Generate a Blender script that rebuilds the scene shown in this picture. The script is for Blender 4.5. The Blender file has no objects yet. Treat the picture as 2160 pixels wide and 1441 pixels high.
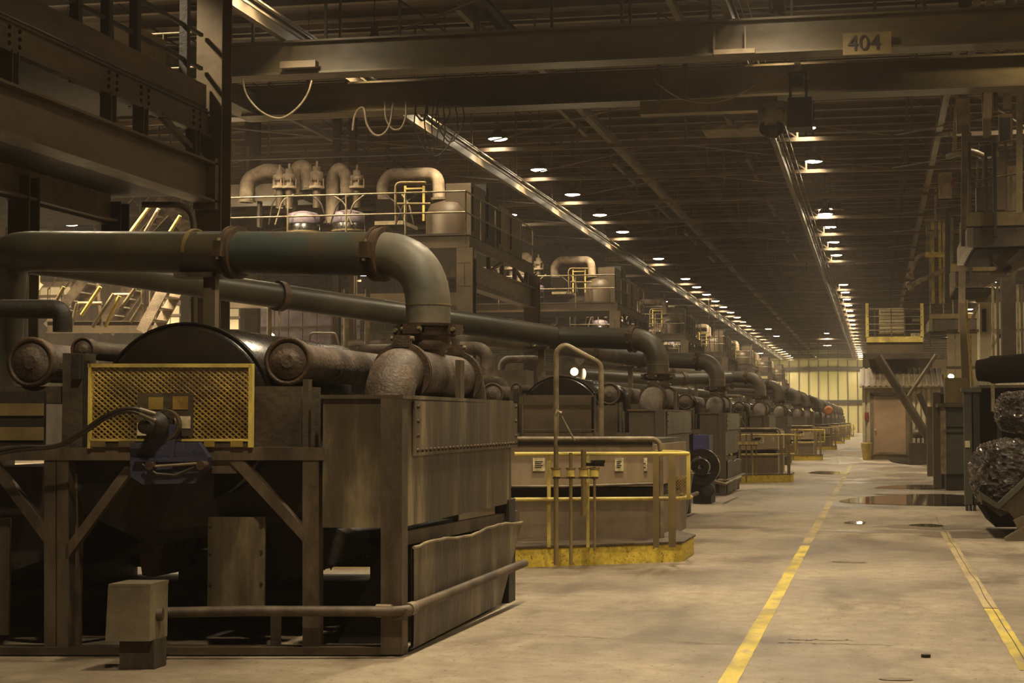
import bpy, math, random
from mathutils import Vector as V, Matrix, noise
random.seed(4)
sc = bpy.context.scene
COL = sc.collection

# ------------------------------------------------------------------ camera
F = 3600.0
TP = 167.5 / F
PI = math.pi
PITCH = math.atan(TP)
TH = math.atan(768 / F * math.cos(PITCH))
CAM = V((0, 0, 1.5))
FW = V((-math.sin(TH) * math.cos(PITCH), math.cos(TH) * math.cos(PITCH), math.sin(PITCH)))
RT = V((math.cos(TH), math.sin(TH), 0))
UP = RT.cross(FW)
FH = V((-math.sin(TH), math.cos(TH), 0))
cd = bpy.data.cameras.new('camera')
cd.sensor_width = 36; cd.lens = 60; cd.clip_start = 0.1; cd.clip_end = 600
cam = bpy.data.objects.new('camera', cd); COL.objects.link(cam)
cam.matrix_world = Matrix(((RT.x, UP.x, -FW.x, CAM.x), (RT.y, UP.y, -FW.y, CAM.y), (RT.z, UP.z, -FW.z, CAM.z), (0, 0, 0, 1)))
sc.camera = cam

# ------------------------------------------------------------------ world, exposure
w = bpy.data.worlds.new('world'); sc.world = w; w.use_nodes = True
w.node_tree.nodes['Background'].inputs[0].default_value = (0.5, 0.38, 0.22, 1)
w.node_tree.nodes['Background'].inputs[1].default_value = 0.05
# thin dusty haze filling the hall
vs_ = w.node_tree.nodes.new('ShaderNodeVolumeScatter')
vs_.inputs['Color'].default_value = (.95, .84, .76, 1); vs_.inputs['Density'].default_value = .0009; vs_.inputs['Anisotropy'].default_value = .2
w.node_tree.links.new(vs_.outputs[0], w.node_tree.nodes['World Output'].inputs['Volume'])
sc.view_settings.view_transform = 'Standard'
sc.view_settings.look = 'None'
sc.view_settings.gamma = 1
sc.view_settings.use_curve_mapping = False
sc.view_settings.exposure = 0.0
sc.cycles.max_bounces = 4; sc.cycles.diffuse_bounces = 3; sc.cycles.glossy_bounces = 2
sc.cycles.adaptive_threshold = .05
sc.cycles.sample_clamp_indirect = 6.0
sc.cycles.sample_clamp_direct = 40.0
sc.cycles.caustics_reflective = False; sc.cycles.caustics_refractive = False
LAMP_L = 110.0
LAMP_W = 2650.0
LAMP_C = (1.0, 0.81, 0.53)

# ------------------------------------------------------------------ helpers
def W(px, py, X=None, Y=None, Z=None, h=None):
    """the point of the scene that stands at this bearing, on a plane of the hall"""
    r = FW + RT * ((px - 1080) / F) + UP * ((720.5 - py) / F)
    if X is not None: t = (X - CAM.x) / r.x
    elif Y is not None: t = (Y - CAM.y) / r.y
    elif Z is not None: t = (Z - CAM.z) / r.z
    else: t = h / r.dot(FH)
    return CAM + r * t

ORG = {}
class B:
    def __init__(s): s.v = []; s.f = []; s.sm = []
    def add(s, vs, fs, smooth=False):
        n = len(s.v); s.v += [tuple(p) for p in vs]
        for f in fs: s.f.append(tuple(i + n for i in f)); s.sm.append(smooth)
        return s
    def slab(s, o, u, v, w):
        o = V(o); u = V(u); v = V(v); w = V(w)
        if u.cross(v).dot(w) < 0: u, v = v, u
        return s.add([o, o + u, o + u + v, o + v, o + w, o + u + w, o + u + v + w, o + v + w],
                     [(0, 3, 2, 1), (4, 5, 6, 7), (0, 1, 5, 4), (1, 2, 6, 5), (2, 3, 7, 6), (3, 0, 4, 7)])
    def box(s, x0, x1, y0, y1, z0, z1):
        return s.slab((x0, y0, z0), (x1 - x0, 0, 0), (0, y1 - y0, 0), (0, 0, z1 - z0))
    def prism(s, pts, e):
        pts = [V(p) for p in pts]; e = V(e); n = len(pts)
        nn = V((0, 0, 0))
        for i in range(n): nn += (pts[i] - pts[0]).cross(pts[(i + 1) % n] - pts[0])
        if nn.dot(e) < 0: pts.reverse()
        vs = pts + [p + e for p in pts]
        fs = [tuple(range(n - 1, -1, -1)), tuple(range(n, 2 * n))]
        for i in range(n):
            j = (i + 1) % n; fs.append((i, j, j + n, i + n))
        return s.add(vs, fs)
    def bar(s, a, b, wd, ht, up=(0, 0, 1)):
        a = V(a); b = V(b); d = (b - a).normalized(); up = V(up)
        if abs(d.dot(up)) > .98: up = V((0, 1, 0))
        x = d.cross(up).normalized(); y = x.cross(d).normalized()
        return s.slab(a - x * wd / 2 - y * ht / 2, x * wd, y * ht, b - a)
    def ibeam(s, a, b, wd, ht, t=.02, up=(0, 0, 1)):
        a = V(a); b = V(b); d = (b - a).normalized(); up = V(up)
        if abs(d.dot(up)) > .98: up = V((0, 1, 0))
        x = d.cross(up).normalized(); y = x.cross(d).normalized()
        s.slab(a - x * wd / 2 - y * ht / 2, x * wd, y * t, b - a)
        s.slab(a - x * wd / 2 + y * (ht / 2 - t), x * wd, y * t, b - a)
        s.slab(a - x * t / 2 - y * (ht / 2 - t), x * t, y * (ht - 2 * t), b - a)
        return s
    def tube(s, pts, r, n=12, caps=True):
        pts = [V(p) for p in pts]; m = len(pts)
        rs = r if isinstance(r, (list, tuple)) else [r] * m
        t0 = (pts[1] - pts[0]).normalized()
        a = t0.orthogonal().normalized()
        vs = []
        for i in range(m):
            t = ((pts[min(i + 1, m - 1)] - pts[i]).normalized() + (pts[i] - pts[max(i - 1, 0)]).normalized())
            t = t.normalized() if t.length > 1e-6 else t0
            a = (a - t * a.dot(t)).normalized(); b = t.cross(a)
            k = 1.0
            for j in range(n):
                an = 2 * PI * j / n
                vs.append(pts[i] + (a * math.cos(an) + b * math.sin(an)) * rs[i] * k)
        fs = [(i * n + j, i * n + (j + 1) % n, (i + 1) * n + (j + 1) % n, (i + 1) * n + j) for i in range(m - 1) for j in range(n)]
        s.add(vs, fs, n > 4)
        if caps:
            s.add(vs[:n], [tuple(range(n - 1, -1, -1))]); s.add(vs[-n:], [tuple(range(n))])
        return s
    def cyl(s, a, b, r, n=16, r2=None): return s.tube([a, b], [r, r if r2 is None else r2], n)
    def lathe(s, c, ax, prof, n=20):
        """prof: (distance along the axis, radius)"""
        c = V(c); ax = V(ax).normalized(); a = ax.orthogonal().normalized(); b = ax.cross(a); m = len(prof)
        vs = []
        for z, r in prof:
            for j in range(n):
                an = 2 * PI * j / n; vs.append(c + ax * z + (a * math.cos(an) + b * math.sin(an)) * max(r, 1e-4))
        fs = [(i * n + j, i * n + (j + 1) % n, (i + 1) * n + (j + 1) % n, (i + 1) * n + j) for i in range(m - 1) for j in range(n)]
        s.add(vs, fs, True)
        s.add(vs[:n], [tuple(range(n - 1, -1, -1))]); s.add(vs[-n:], [tuple(range(n))])
        return s
    def ring(s, c, ax, R, wd, t=.03, n=24):
        """hollow collar of inner radius R, width wd, thickness t"""
        return s.lathe_open(c, ax, [(-wd / 2, R), (-wd / 2, R + t), (wd / 2, R + t), (wd / 2, R)], n)
    def lathe_open(s, c, ax, prof, n=24):
        c = V(c); ax = V(ax).normalized(); a = ax.orthogonal().normalized(); b = ax.cross(a); m = len(prof)
        for i in range(m):
            z0, r0 = prof[i]; z1, r1 = prof[(i + 1) % m]
            vs = []
            for z, r in ((z0, r0), (z1, r1)):
                for j in range(n):
                    an = 2 * PI * j / n; vs.append(c + ax * z + (a * math.cos(an) + b * math.sin(an)) * r)
            s.add(vs, [(j, (j + 1) % n, n + (j + 1) % n, n + j) for j in range(n)], True)
        return s
    # pieces given by bearings on the frontal plane of a machine
    def S(s, x0, y0, x1, y1, d0, d1):
        a = W(x0, y1, h=d0); b = W(x1, y1, h=d0); c = W(x0, y0, h=d0)
        a.z = W((x0 + x1) / 2, y1, h=d0).z; b.z = a.z
        return s.slab(a, b - a, V((0, 0, c.z - a.z)), V((0, (d1 - d0) / math.cos(TH), 0)))
    def PR(s, pts, d0, d1):
        return s.prism([W(x, y, h=d0) for x, y in pts], V((0, (d1 - d0) / math.cos(TH), 0)))
    def build(s, name, m, parent=None, org=None, label=None, kind=None):
        me = bpy.data.meshes.new(name)
        if parent is not None: org = ORG.get(parent.name, V((0, 0, 0)))
        elif org is None:
            xs = [p[0] for p in s.v]; ys = [p[1] for p in s.v]; zs = [p[2] for p in s.v]
            org = V(((min(xs) + max(xs)) / 2, (min(ys) + max(ys)) / 2, min(zs)))
        org = V(org)
        me.from_pydata([(p[0] - org.x, p[1] - org.y, p[2] - org.z) for p in s.v], [], s.f)
        me.polygons.foreach_set('use_smooth', s.sm)
        me.materials.append(m)
        o = bpy.data.objects.new(name, me); COL.objects.link(o)
        if parent is not None: o.parent = parent
        else: o.location = org
        ORG[o.name] = org
        if label: o['label'] = label
        if kind: o['kind'] = kind
        return o

def thing(name, label, cat, org, group=None):
    o = bpy.data.objects.new(name, None); o.empty_display_size = .2; COL.objects.link(o)
    o.location = org; ORG[o.name] = V(org)
    return tag(o, label, cat, group)
def tag(o, label, cat, group=None):
    o['label'] = label; o['category'] = cat
    if group: o['group'] = group
    return o
def dup(root, off, label=None, skip=()):
    kids = {}
    def cp(o, par):
        c = o.copy(); COL.objects.link(c); c.parent = par
        for k in o.children:
            if k.name.split('.')[0] not in skip: cp(k, c)
        return c
    r = cp(root, None); r.location = root.location + V(off)
    if label: r['label'] = label
    return r
def bend(pts, r, seg=6, lim=.49):
    pts = [V(p) for p in pts]; out = [pts[0]]
    for i in range(1, len(pts) - 1):
        a, b, c = pts[i - 1], pts[i], pts[i + 1]
        u = (a - b); v = (c - b); lu, lv = u.length, v.length; u.normalize(); v.normalize()
        ang = u.angle(v); d = min(r / max(math.tan(ang / 2), .01), lu * lim, lv * lim)
        for k in range(seg + 1):
            t = k / seg; p = (b + u * d).lerp(b, t).lerp(b.lerp(b + v * d, t), t)
            # nearer to a true arc than the plain parabola
            out.append(p)
    out.append(pts[-1]); return out
NTH = ['nearest', 'second nearest', 'third nearest', 'fourth nearest', 'fifth nearest', 'sixth nearest', 'seventh nearest', 'eighth nearest', 'ninth nearest', 'tenth nearest',
       'eleventh nearest', 'twelfth nearest', 'thirteenth nearest', 'fourteenth nearest', 'fifteenth nearest', 'sixteenth nearest', 'seventeenth nearest', 'eighteenth nearest', 'nineteenth nearest', 'twentieth nearest']
TENS = ['', '', 'twenty', 'thirty', 'forty']
ONES = ['', 'first', 'second', 'third', 'fourth', 'fifth', 'sixth', 'seventh', 'eighth', 'ninth']
def nth(i):
    if i < 20: return NTH[i]
    k = i + 1
    return (TENS[k // 10] + '-' + ONES[k % 10] if k % 10 else {20: 'twentieth', 30: 'thirtieth', 40: 'fortieth'}[k]) + ' nearest'

def mat(name, c1, c2=None, scale=2.5, rough=.65, metal=0., bump=.15, stretch=(1, 1, 1), lo=.4, hi=.62, spec=None, c3=None, coat=0, grime=.42):
    k_ = 1.0 if max(c1) > .34 or name in ('worn_lane_paint', 'faded_lane_paint', 'dirt_in_crack', 'damp_concrete', 'lavender_paint', 'galvanised_box', 'dirty_yellow_mesh', 'light_tan_panel') else .74
    c1 = tuple(v * k_ for v in c1); c2 = c2 and tuple(v * k_ for v in c2); c3 = c3 and tuple(v * k_ for v in c3)
    m = bpy.data.materials.new(name); m.use_nodes = True; nt = m.node_tree; N = nt.nodes; L = nt.links
    p = N['Principled BSDF']; p.inputs['Roughness'].default_value = rough; p.inputs['Metallic'].default_value = metal
    p.inputs['Base Color'].default_value = (*c1, 1)
    if spec is not None: p.inputs['Specular IOR Level'].default_value = spec
    if coat: p.inputs['Coat Weight'].default_value = coat; p.inputs['Coat Roughness'].default_value = .12
    if c2 is not None:
        tc = N.new('ShaderNodeTexCoord'); mp = N.new('ShaderNodeMapping'); mp.inputs['Scale'].default_value = stretch
        L.new(tc.outputs['Object'], mp.inputs['Vector'])
        n = N.new('ShaderNodeTexNoise'); n.inputs['Scale'].default_value = scale; n.inputs['Detail'].default_value = 7; n.inputs['Roughness'].default_value = .62
        L.new(mp.outputs[0], n.inputs['Vector'])
        r = N.new('ShaderNodeValToRGB'); e = r.color_ramp.elements
        e[0].position = lo; e[0].color = (*c1, 1); e[1].position = hi; e[1].color = (*c2, 1)
        if c3: k = e.new(min(.98, hi + .12)); k.color = (*c3, 1)
        L.new(n.outputs['Fac'], r.inputs[0])
        g = N.new('ShaderNodeTexNoise'); g.inputs['Scale'].default_value = scale * .55; g.inputs['Detail'].default_value = 4; L.new(mp.outputs[0], g.inputs['Vector'])
        gr = N.new('ShaderNodeValToRGB'); ge = gr.color_ramp.elements
        ge[0].position = .36; ge[0].color = (1 - grime, 1 - grime, 1 - grime, 1); ge[1].position = .6; ge[1].color = (1.1, 1.1, 1.1, 1); L.new(g.outputs['Fac'], gr.inputs[0])
        mx = N.new('ShaderNodeMix'); mx.data_type = 'RGBA'; mx.blend_type = 'MULTIPLY'; mx.inputs[0].default_value = 1
        L.new(r.outputs[0], mx.inputs[6]); L.new(gr.outputs[0], mx.inputs[7]); L.new(mx.outputs[2], p.inputs['Base Color'])
        n2 = N.new('ShaderNodeTexNoise'); n2.inputs['Scale'].default_value = scale * 9; n2.inputs['Detail'].default_value = 5
        L.new(mp.outputs[0], n2.inputs['Vector'])
        b = N.new('ShaderNodeBump'); b.inputs['Strength'].default_value = bump; b.inputs['Distance'].default_value = .02
        L.new(n2.outputs['Fac'], b.inputs['Height']); L.new(b.outputs[0], p.inputs['Normal'])
        mr = N.new('ShaderNodeMapRange'); mr.inputs['To Min'].default_value = max(.05, rough - .15); mr.inputs['To Max'].default_value = min(1, rough + .15)
        L.new(n2.outputs['Fac'], mr.inputs[0]); L.new(mr.outputs[0], p.inputs['Roughness'])
    return m
def emit(name, c, s):
    m = bpy.data.materials.new(name); m.use_nodes = True; nt = m.node_tree
    for n in list(nt.nodes): nt.nodes.remove(n)
    e = nt.nodes.new('ShaderNodeEmission'); e.inputs[0].default_value = (*c, 1); e.inputs[1].default_value = s
    o = nt.nodes.new('ShaderNodeOutputMaterial'); nt.links.new(e.outputs[0], o.inputs[0]); return m

M = dict(
    steel=mat('dirty_steel', (.115, .083, .048), (.055, .036, .018), 2.2, .6, .25, .25),
    frame=mat('frame_steel', (.155, .11, .065), (.065, .042, .022), 4, .6, .15, .2, (1, 1, .4)),
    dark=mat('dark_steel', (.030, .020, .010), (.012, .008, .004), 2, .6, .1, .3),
    black=mat('black_rubber', (.012, .009, .006), (.020, .014, .008), 3, .28, 0, .06),
    matte=mat('matte_black', (.010, .008, .005), (.016, .011, .007), 3, .85, 0, .1, spec=.05),
    gloss=mat('glossy_black', (.012, .010, .007), (.03, .022, .014), 4, .24, 0, .05),
    tank=mat('stained_tank', (.060, .042, .022), (.105, .078, .045), 2.6, .5, .15, .35, (1, 1, .22), .42, .54, c3=(.30, .24, .14)),
    pipe=mat('bluegreen_pipe', (.070, .095, .082), (.115, .085, .048), 1.7, .42, .0, .12, (1, 1, 1.6), .42, .56, c3=(.22, .165, .10)),
    pipe3=mat('dusty_pipe', (.15, .112, .075), (.10, .085, .06), 1.6, .5, 0, .2, c3=(.23, .175, .12)),
    pipe2=mat('olive_pipe', (.055, .054, .035), (.095, .074, .043), 1.4, .42, .0, .1),
    elbow=mat('rusty_elbow', (.085, .055, .034), (.15, .105, .072), 5, .6, 0, .5, lo=.4, hi=.54, c3=(.26, .19, .14)),
    coup=mat('rust_coupling', (.115, .065, .03), (.05, .028, .012), 9, .6, .1, .3),
    yellow=mat('yellow_paint', (.60, .47, .11), (.30, .21, .05), 4, .5, 0, .15, lo=.48, hi=.75),
    yelmesh=mat('dirty_yellow_mesh', (.50, .34, .06), (.20, .12, .025), 3.5, .5, .1, .1, lo=.42, hi=.62),
    yeldirt=mat('pitted_yellow_paint', (.62, .46, .05), (.12, .08, .02), 34, .6, 0, .3, lo=.57, hi=.66, grime=.25),
    yeldull=mat('dull_yellow_steel', (.30, .215, .07), (.17, .12, .05), 1.5, .5, 0, .1),
    rail=mat('pale_rail', (.34, .27, .15), (.20, .15, .08), 6, .45, .1, .1),
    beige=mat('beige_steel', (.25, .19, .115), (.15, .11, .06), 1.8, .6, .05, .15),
    tan=mat('tan_panel', (.25, .185, .115), (.17, .12, .07), 1.5, .5, .1, .15, (1, 1, .4), c3=(.30, .225, .14)),
    girder=mat('girder_brown', (.15, .105, .056), (.09, .06, .03), 1.2, .5, .1, .15, (1, .3, 1)),
    runway=mat('runway_steel', (.12, .09, .052), (.075, .055, .03), 1, .55, .0, .1, (1, .2, 1)),
    roof=mat('roof_deck', (.095, .066, .046), (.07, .047, .032), .5, .8, 0, .1),
    truss=mat('truss_paint', (.20, .15, .10), (.13, .095, .06), 1, .6, 0, .1),
    blue=mat('dirty_blue', (.050, .050, .115), (.05, .038, .035), 5, .55, 0, .2, lo=.45, hi=.65),
    bluecab=mat('blue_paint', (.05, .055, .21), (.04, .04, .12), 2, .5, 0, .05),
    jbox=mat('galvanised_box', (.26, .215, .14), (.20, .16, .10), 5, .55, .15, .15),
    wood=mat('old_wood', (.10, .075, .045), (.05, .035, .02), 8, .8, 0, .3, (1, 1, .2)),
    lav=mat('lavender_paint', (.27, .22, .27), (.20, .15, .15), 3, .5, 0, .1),
    dust=mat('dusty_casing', (.36, .28, .19), (.23, .165, .105), 5, .75, 0, .3),
    white=mat('cream_paper', (.62, .54, .34), (.50, .42, .22), 20, .7, 0, .0),
    craney=mat('crane_paint', (.14, .10, .035), (.075, .052, .02), 1.2, .5, 0, .1, (.4, 1, 1)),
    guardbrown=mat('brown_guard_plate', (.13, .09, .045), (.085, .058, .028), 2, .5, .1, .1),
    darktank=mat('dark_tank', (.055, .040, .024), (.09, .068, .042), 1.8, .5, .1, .3, (1, 1, .3), c3=(.16, .12, .08)),
    cage=mat('cage_steel', (.40, .31, .18), (.22, .16, .08), 2, .5, 0, .1),  # paler copy of the beige steel, so the right-hand uprights look lit
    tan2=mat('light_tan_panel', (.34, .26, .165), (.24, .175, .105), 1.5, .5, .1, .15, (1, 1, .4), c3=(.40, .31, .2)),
    pipe2b=mat('brown_olive_elbow', (.085, .075, .05), (.14, .105, .065), 1.8, .45, 0, .15, lo=.4, hi=.6),
    crackmat=mat('dirt_in_crack', (.12, .09, .06), (.17, .13, .09), 6, .8, 0, .1),
    damp=mat('damp_concrete', (.15, .116, .08), (.21, .165, .115), 1.5, .35, 0, .01, (1, .4, 1), lo=.35, hi=.6, grime=.1),
    green=mat('green_cabinet', (.085, .088, .062), (.06, .055, .036), 1.6, .5, .05, .1),
    plastic=mat('black_plastic_wrap', (.03, .022, .016), (.085, .06, .045), 3.2, .17, 0, 1.0, (1, 1, 2.2), coat=.6),
    door=mat('door_paint', (.40, .27, .165), (.34, .225, .135), 1.2, .5, 0, .05),
    clad=mat('wall_cladding', (.52, .45, .24), (.43, .36, .18), .5, .6, 0, .05, (1, 1, .2)),
    light_clad=mat('pale_cladding', (.56, .49, .32), (.46, .39, .25), .6, .6, 0, .05),
    dome=mat('lamp_housing', (.25, .2, .13), (.18, .14, .09), 4, .4, .5, .05),
    cable=mat('cable_rubber', (.05, .035, .02), (.03, .02, .012), 6, .4, 0, .05),
    palecable=mat('pale_cable', (.30, .235, .14), (.2, .15, .09), 6, .5, 0, .05),
    red=mat('red_paint', (.35, .05, .03), (.2, .03, .02), 5, .5),
    orange=mat('orange_paint', (.50, .17, .04), (.35, .11, .03), 5, .5),
    ink=mat('black_ink', (.02, .015, .01), None),
    paint=mat('worn_lane_paint', (.50, .39, .05), (.36, .27, .13), 7, .6, 0, .15, (1, .35, 1), .50, .62),
    paintfar=mat('faded_lane_paint', (.35, .27, .12), (.30, .225, .14), 5, .6, 0, .1, (1, .35, 1), .50, .62),
    bulb=emit('lamp_light', LAMP_C, LAMP_L),
    bulb2=emit('dim_lamp_light', (1, .80, .42), 60),
    bulbg=emit('greenish_lamp_light', (.95, .86, .30), LAMP_L * 4),
    work=emit('work_lamp_light', (1, .78, .42), 700),
)
def floor_material():
    m = bpy.data.materials.new('concrete_floor'); m.use_nodes = True; nt = m.node_tree; N = nt.nodes; L = nt.links; p = N['Principled BSDF']
    tc = N.new('ShaderNodeTexCoord')
    def nz(sc_, st, det=8, rg=.6):
        mp = N.new('ShaderNodeMapping'); mp.inputs['Scale'].default_value = st; L.new(tc.outputs['Object'], mp.inputs[0])
        n = N.new('ShaderNodeTexNoise'); n.inputs['Scale'].default_value = sc_; n.inputs['Detail'].default_value = det; n.inputs['Roughness'].default_value = rg
        L.new(mp.outputs[0], n.inputs[0]); return n
    a = nz(.45, (1, .6, 1)); b = nz(5, (1, 1, 1)); c = nz(1.1, (1, .35, 1))
    r = N.new('ShaderNodeValToRGB'); e = r.color_ramp.elements
    e[0].position = .38; e[0].color = (.155, .120, .085, 1); e[1].position = .58; e[1].color = (.32, .262, .186, 1)
    L.new(a.outputs[0], r.inputs[0])
    r2 = N.new('ShaderNodeValToRGB'); e = r2.color_ramp.elements
    e[0].position = .3; e[0].color = (.66, .63, .6, 1); e[1].position = .62; e[1].color = (1, 1, 1, 1); L.new(b.outputs[0], r2.inputs[0]); d = nz(26, (1, .5, 1), 4)
    r3 = N.new('ShaderNodeValToRGB'); e = r3.color_ramp.elements
    e[0].position = .34; e[0].color = (.50, .46, .42, 1); e[1].position = .47; e[1].color = (1, 1, 1, 1); L.new(c.outputs[0], r3.inputs[0])
    m1 = N.new('ShaderNodeMix'); m1.data_type = 'RGBA'; m1.blend_type = 'MULTIPLY'; m1.inputs[0].default_value = 1
    L.new(r.outputs[0], m1.inputs[6]); L.new(r2.outputs[0], m1.inputs[7])
    r4 = N.new('ShaderNodeValToRGB'); e = r4.color_ramp.elements
    e[0].position = .30; e[0].color = (.45, .42, .38, 1); e[1].position = .42; e[1].color = (1, 1, 1, 1); L.new(d.outputs[0], r4.inputs[0])
    m0 = N.new('ShaderNodeMix'); m0.data_type = 'RGBA'; m0.blend_type = 'MULTIPLY'; m0.inputs[0].default_value = 1
    L.new(m1.outputs[2], m0.inputs[6]); L.new(r4.outputs[0], m0.inputs[7])
    m2 = N.new('ShaderNodeMix'); m2.data_type = 'RGBA'; m2.blend_type = 'MULTIPLY'; m2.inputs[0].default_value = 1
    L.new(m0.outputs[2], m2.inputs[6]); L.new(r3.outputs[0], m2.inputs[7]); L.new(m2.outputs[2], p.inputs['Base Color'])
    mr = N.new('ShaderNodeMapRange'); mr.inputs['From Min'].default_value = .35; mr.inputs['From Max'].default_value = .6
    mr.inputs['To Min'].default_value = .42; mr.inputs['To Max'].default_value = .68
    L.new(a.outputs[0], mr.inputs[0]); L.new(mr.outputs[0], p.inputs['Roughness'])
    bp = N.new('ShaderNodeBump'); bp.inputs['Strength'].default_value = .25; bp.inputs['Distance'].default_value = .01
    L.new(b.outputs[0], bp.inputs['Height']); L.new(bp.outputs[0], p.inputs['Normal'])
    return m
M['floor'] = floor_material()
wm = bpy.data.materials.new('puddle_water'); wm.use_nodes = True
_p = wm.node_tree.nodes['Principled BSDF']; _p.inputs['Base Color'].default_value = (.035, .024, .014, 1); _p.inputs['Roughness'].default_value = .04
M['water'] = wm

XL, XR, Y0, Y1, ZR = -42.0, 11.0, -14.0, 217.0, 11.6

# ================================================================== the hall
fl = B().box(XL, XR, Y0, Y1, -.2, 0).build('floor', M['floor'], org=(0, 0, 0), kind='structure')
ce = B().box(XL, XR, Y0, Y1, ZR, ZR + .1).build('ceiling', M['roof'], org=(0, 0, 0), kind='structure')
pm = B().box(XL, XR, -.06, .06, -.16, 0).box(XL, XR, -.1, .1, -.18, -.16)
p0 = pm.build('purlin', M['truss'], ce)
p0.location = (0, 4.0, ZR)
y = 5.5
while y < Y1 - 1:
    c = p0.copy(); COL.objects.link(c); c.parent = ce; c.location = (0, y, ZR); y += 1.5
B().box(XL - .2, XL, Y0, Y1, 0, ZR).build('wall_left', M['light_clad'], kind='structure')
wr = B().box(XR, XR + .2, Y0, Y1, 0, ZR).build('wall_right', M['light_clad'], kind='structure')
B().box(XL, XR, Y0 - .2, Y0, 0, ZR).build('wall_back', M['roof'], kind='structure')
we = B().box(XL, XR, Y1, Y1 + .2, 0, ZR).build('wall_end', M['clad'], org=(0, Y1, 0), kind='structure')
pb = B().box(-.58, .58, Y1 - .06, Y1, 0, ZR)
pp = pb.build('panel', M['clad'], we)
x = -16.0
first = True
while x < 4:
    c = pp if first else pp.copy()
    if not first: COL.objects.link(c); c.parent = we
    first = False
    c.location = (x, 0, 0)
    s_ = B().box(x - .68, x - .54, Y1 - .2, Y1 - .05, 0, ZR).build('seam_rib', M['girder'], we)
    x += 1.2
for z in (3.9, 8.0, 9.6, 10.5):
    B().box(-17, 5, Y1 - .45, Y1 - .18, z - .2, z + .2).build('girt', M['dark'], we)
# lane stripes: paint on the floor
def stripe(x0, x1, y0, y1, m, name='lane_stripe'):
    b = B(); n = max(2, int((y1 - y0) / .25)); vs = []
    for i in range(n + 1):
        y_ = y0 + (y1 - y0) * i / n; j = (random.random() - .5) * .006
        vs += [(x0 + j, y_, .003), (x1 + j, y_, .003)]
    b.add(vs, [(2 * i, 2 * i + 1, 2 * i + 3, 2 * i + 2) for i in range(n)])
    return b.build(name, m, fl)
stripe(-.90, -.79, 5.0, 20.9, M['paint']); stripe(-.90, -.79, 21.2, 60, M['paintfar'])
stripe(.83, .94, 10.75, 14.2, M['paint']); stripe(.83, .94, 14.25, 24, M['paintfar'])
# crack along the right stripe
b = B(); vs = []
for i in range(40):
    y_ = 8 + i * .5; x_ = .895 + (noise.noise((y_ * .7, 0, 0))) * .025
    vs += [(x_ - .003, y_, .005), (x_ + .003, y_, .005)]
b.add(vs, [(2 * i, 2 * i + 1, 2 * i + 3, 2 * i + 2) for i in range(39)]).build('crack', M['dark'], fl)
for (xa, ya, xb, yb, wd_, sd) in ((1100, 1338, 1560, 1362, .010, 3), (1640, 1356, 1900, 1362, .012, 9), (1660, 1350, 1800, 1352, .02, 5)):
    pa, pb_ = W(xa, ya, Z=0), W(xb, yb, Z=0); vs = []
    for i in range(31):
        q = pa.lerp(pb_, i / 30); k_ = noise.noise((i * .35, sd, 0)) * .07; w2 = wd_ * (.3 + abs(noise.noise((i * .5, 0, sd))) * 2)
        vs += [(q.x, q.y + k_ - w2, .0045), (q.x, q.y + k_ + w2, .0045)]
    B().add(vs, [(2 * i, 2 * i + 1, 2 * i + 3, 2 * i + 2) for i in range(30)]).build('crack', M['crackmat'], fl)
for cx_, cy_, rx_, ry_ in [(W(1790, 1186, Z=0).x, W(1790, 1186, Z=0).y, .19, .10), (W(1890, 1434, Z=0).x, W(1890, 1434, Z=0).y, .1, .05)]:
    vs = [(cx_ + rx_ * math.cos(a * PI / 12) * (1 + .3 * noise.noise((a, cx_, 0))), cy_ + ry_ * math.sin(a * PI / 12) * (1 + .5 * noise.noise((a, cy_, 3))), .004) for a in range(24)]
    B().add(vs, [tuple(range(24))]).build('pothole', M['crackmat'], fl)
# puddles
def puddle(pts, lab, seed):
    w_ = [W(x, y, Z=0) for x, y in pts]; out = []
    for _ in range(2):
        n_ = []
        for i in range(len(w_)): a, b_ = w_[i], w_[(i + 1) % len(w_)]; n_ += [a.lerp(b_, .25), a.lerp(b_, .75)]
        w_ = n_
    for i in range(len(w_)):
        a, b_ = w_[i], w_[(i + 1) % len(w_)]
        for k in range(3):
            p = a.lerp(b_, k / 3); q = noise.noise((p.x * 1.7, p.y * .8, seed)) * .16 + noise.noise((p.x * 6, p.y * 2.5, seed)) * .06
            out.append((p.x + q, p.y + q * 1.6, .006))
    o = B().add(out, [tuple(range(len(out)))]).build('puddle', M['water']); tag(o, lab, 'puddle', 'puddles on the aisle floor')
puddle([(1740, 1058), (1840, 1064), (1960, 1068), (2060, 1070), (2080, 1046), (1960, 1042), (1850, 1046)], 'largest puddle, dark and mirror-like, across the aisle before the cabinets', 1)
puddle([(1830, 1030), (1900, 1032), (1990, 1034), (1995, 1024), (1900, 1022)], 'narrow puddle just beyond the largest puddle', 2)
puddle([(1900, 1109), (1955, 1112), (2000, 1111), (1995, 1107), (1945, 1105)], 'small puddle on the right lane stripe nearest the camera', 3)
puddle([(1775, 1104), (1815, 1108), (1822, 1103), (1790, 1100)], 'tiny puddle right of the centre stripe', 4)
puddle([(1860, 975), (1960, 985), (1970, 965), (1900, 958)], 'wet patch on the floor before the brown booth door', 5)
puddle([(1700, 1000), (1790, 1002), (1780, 995), (1715, 994)], 'thin wet streak in the middle of the far aisle', 6)

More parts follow.
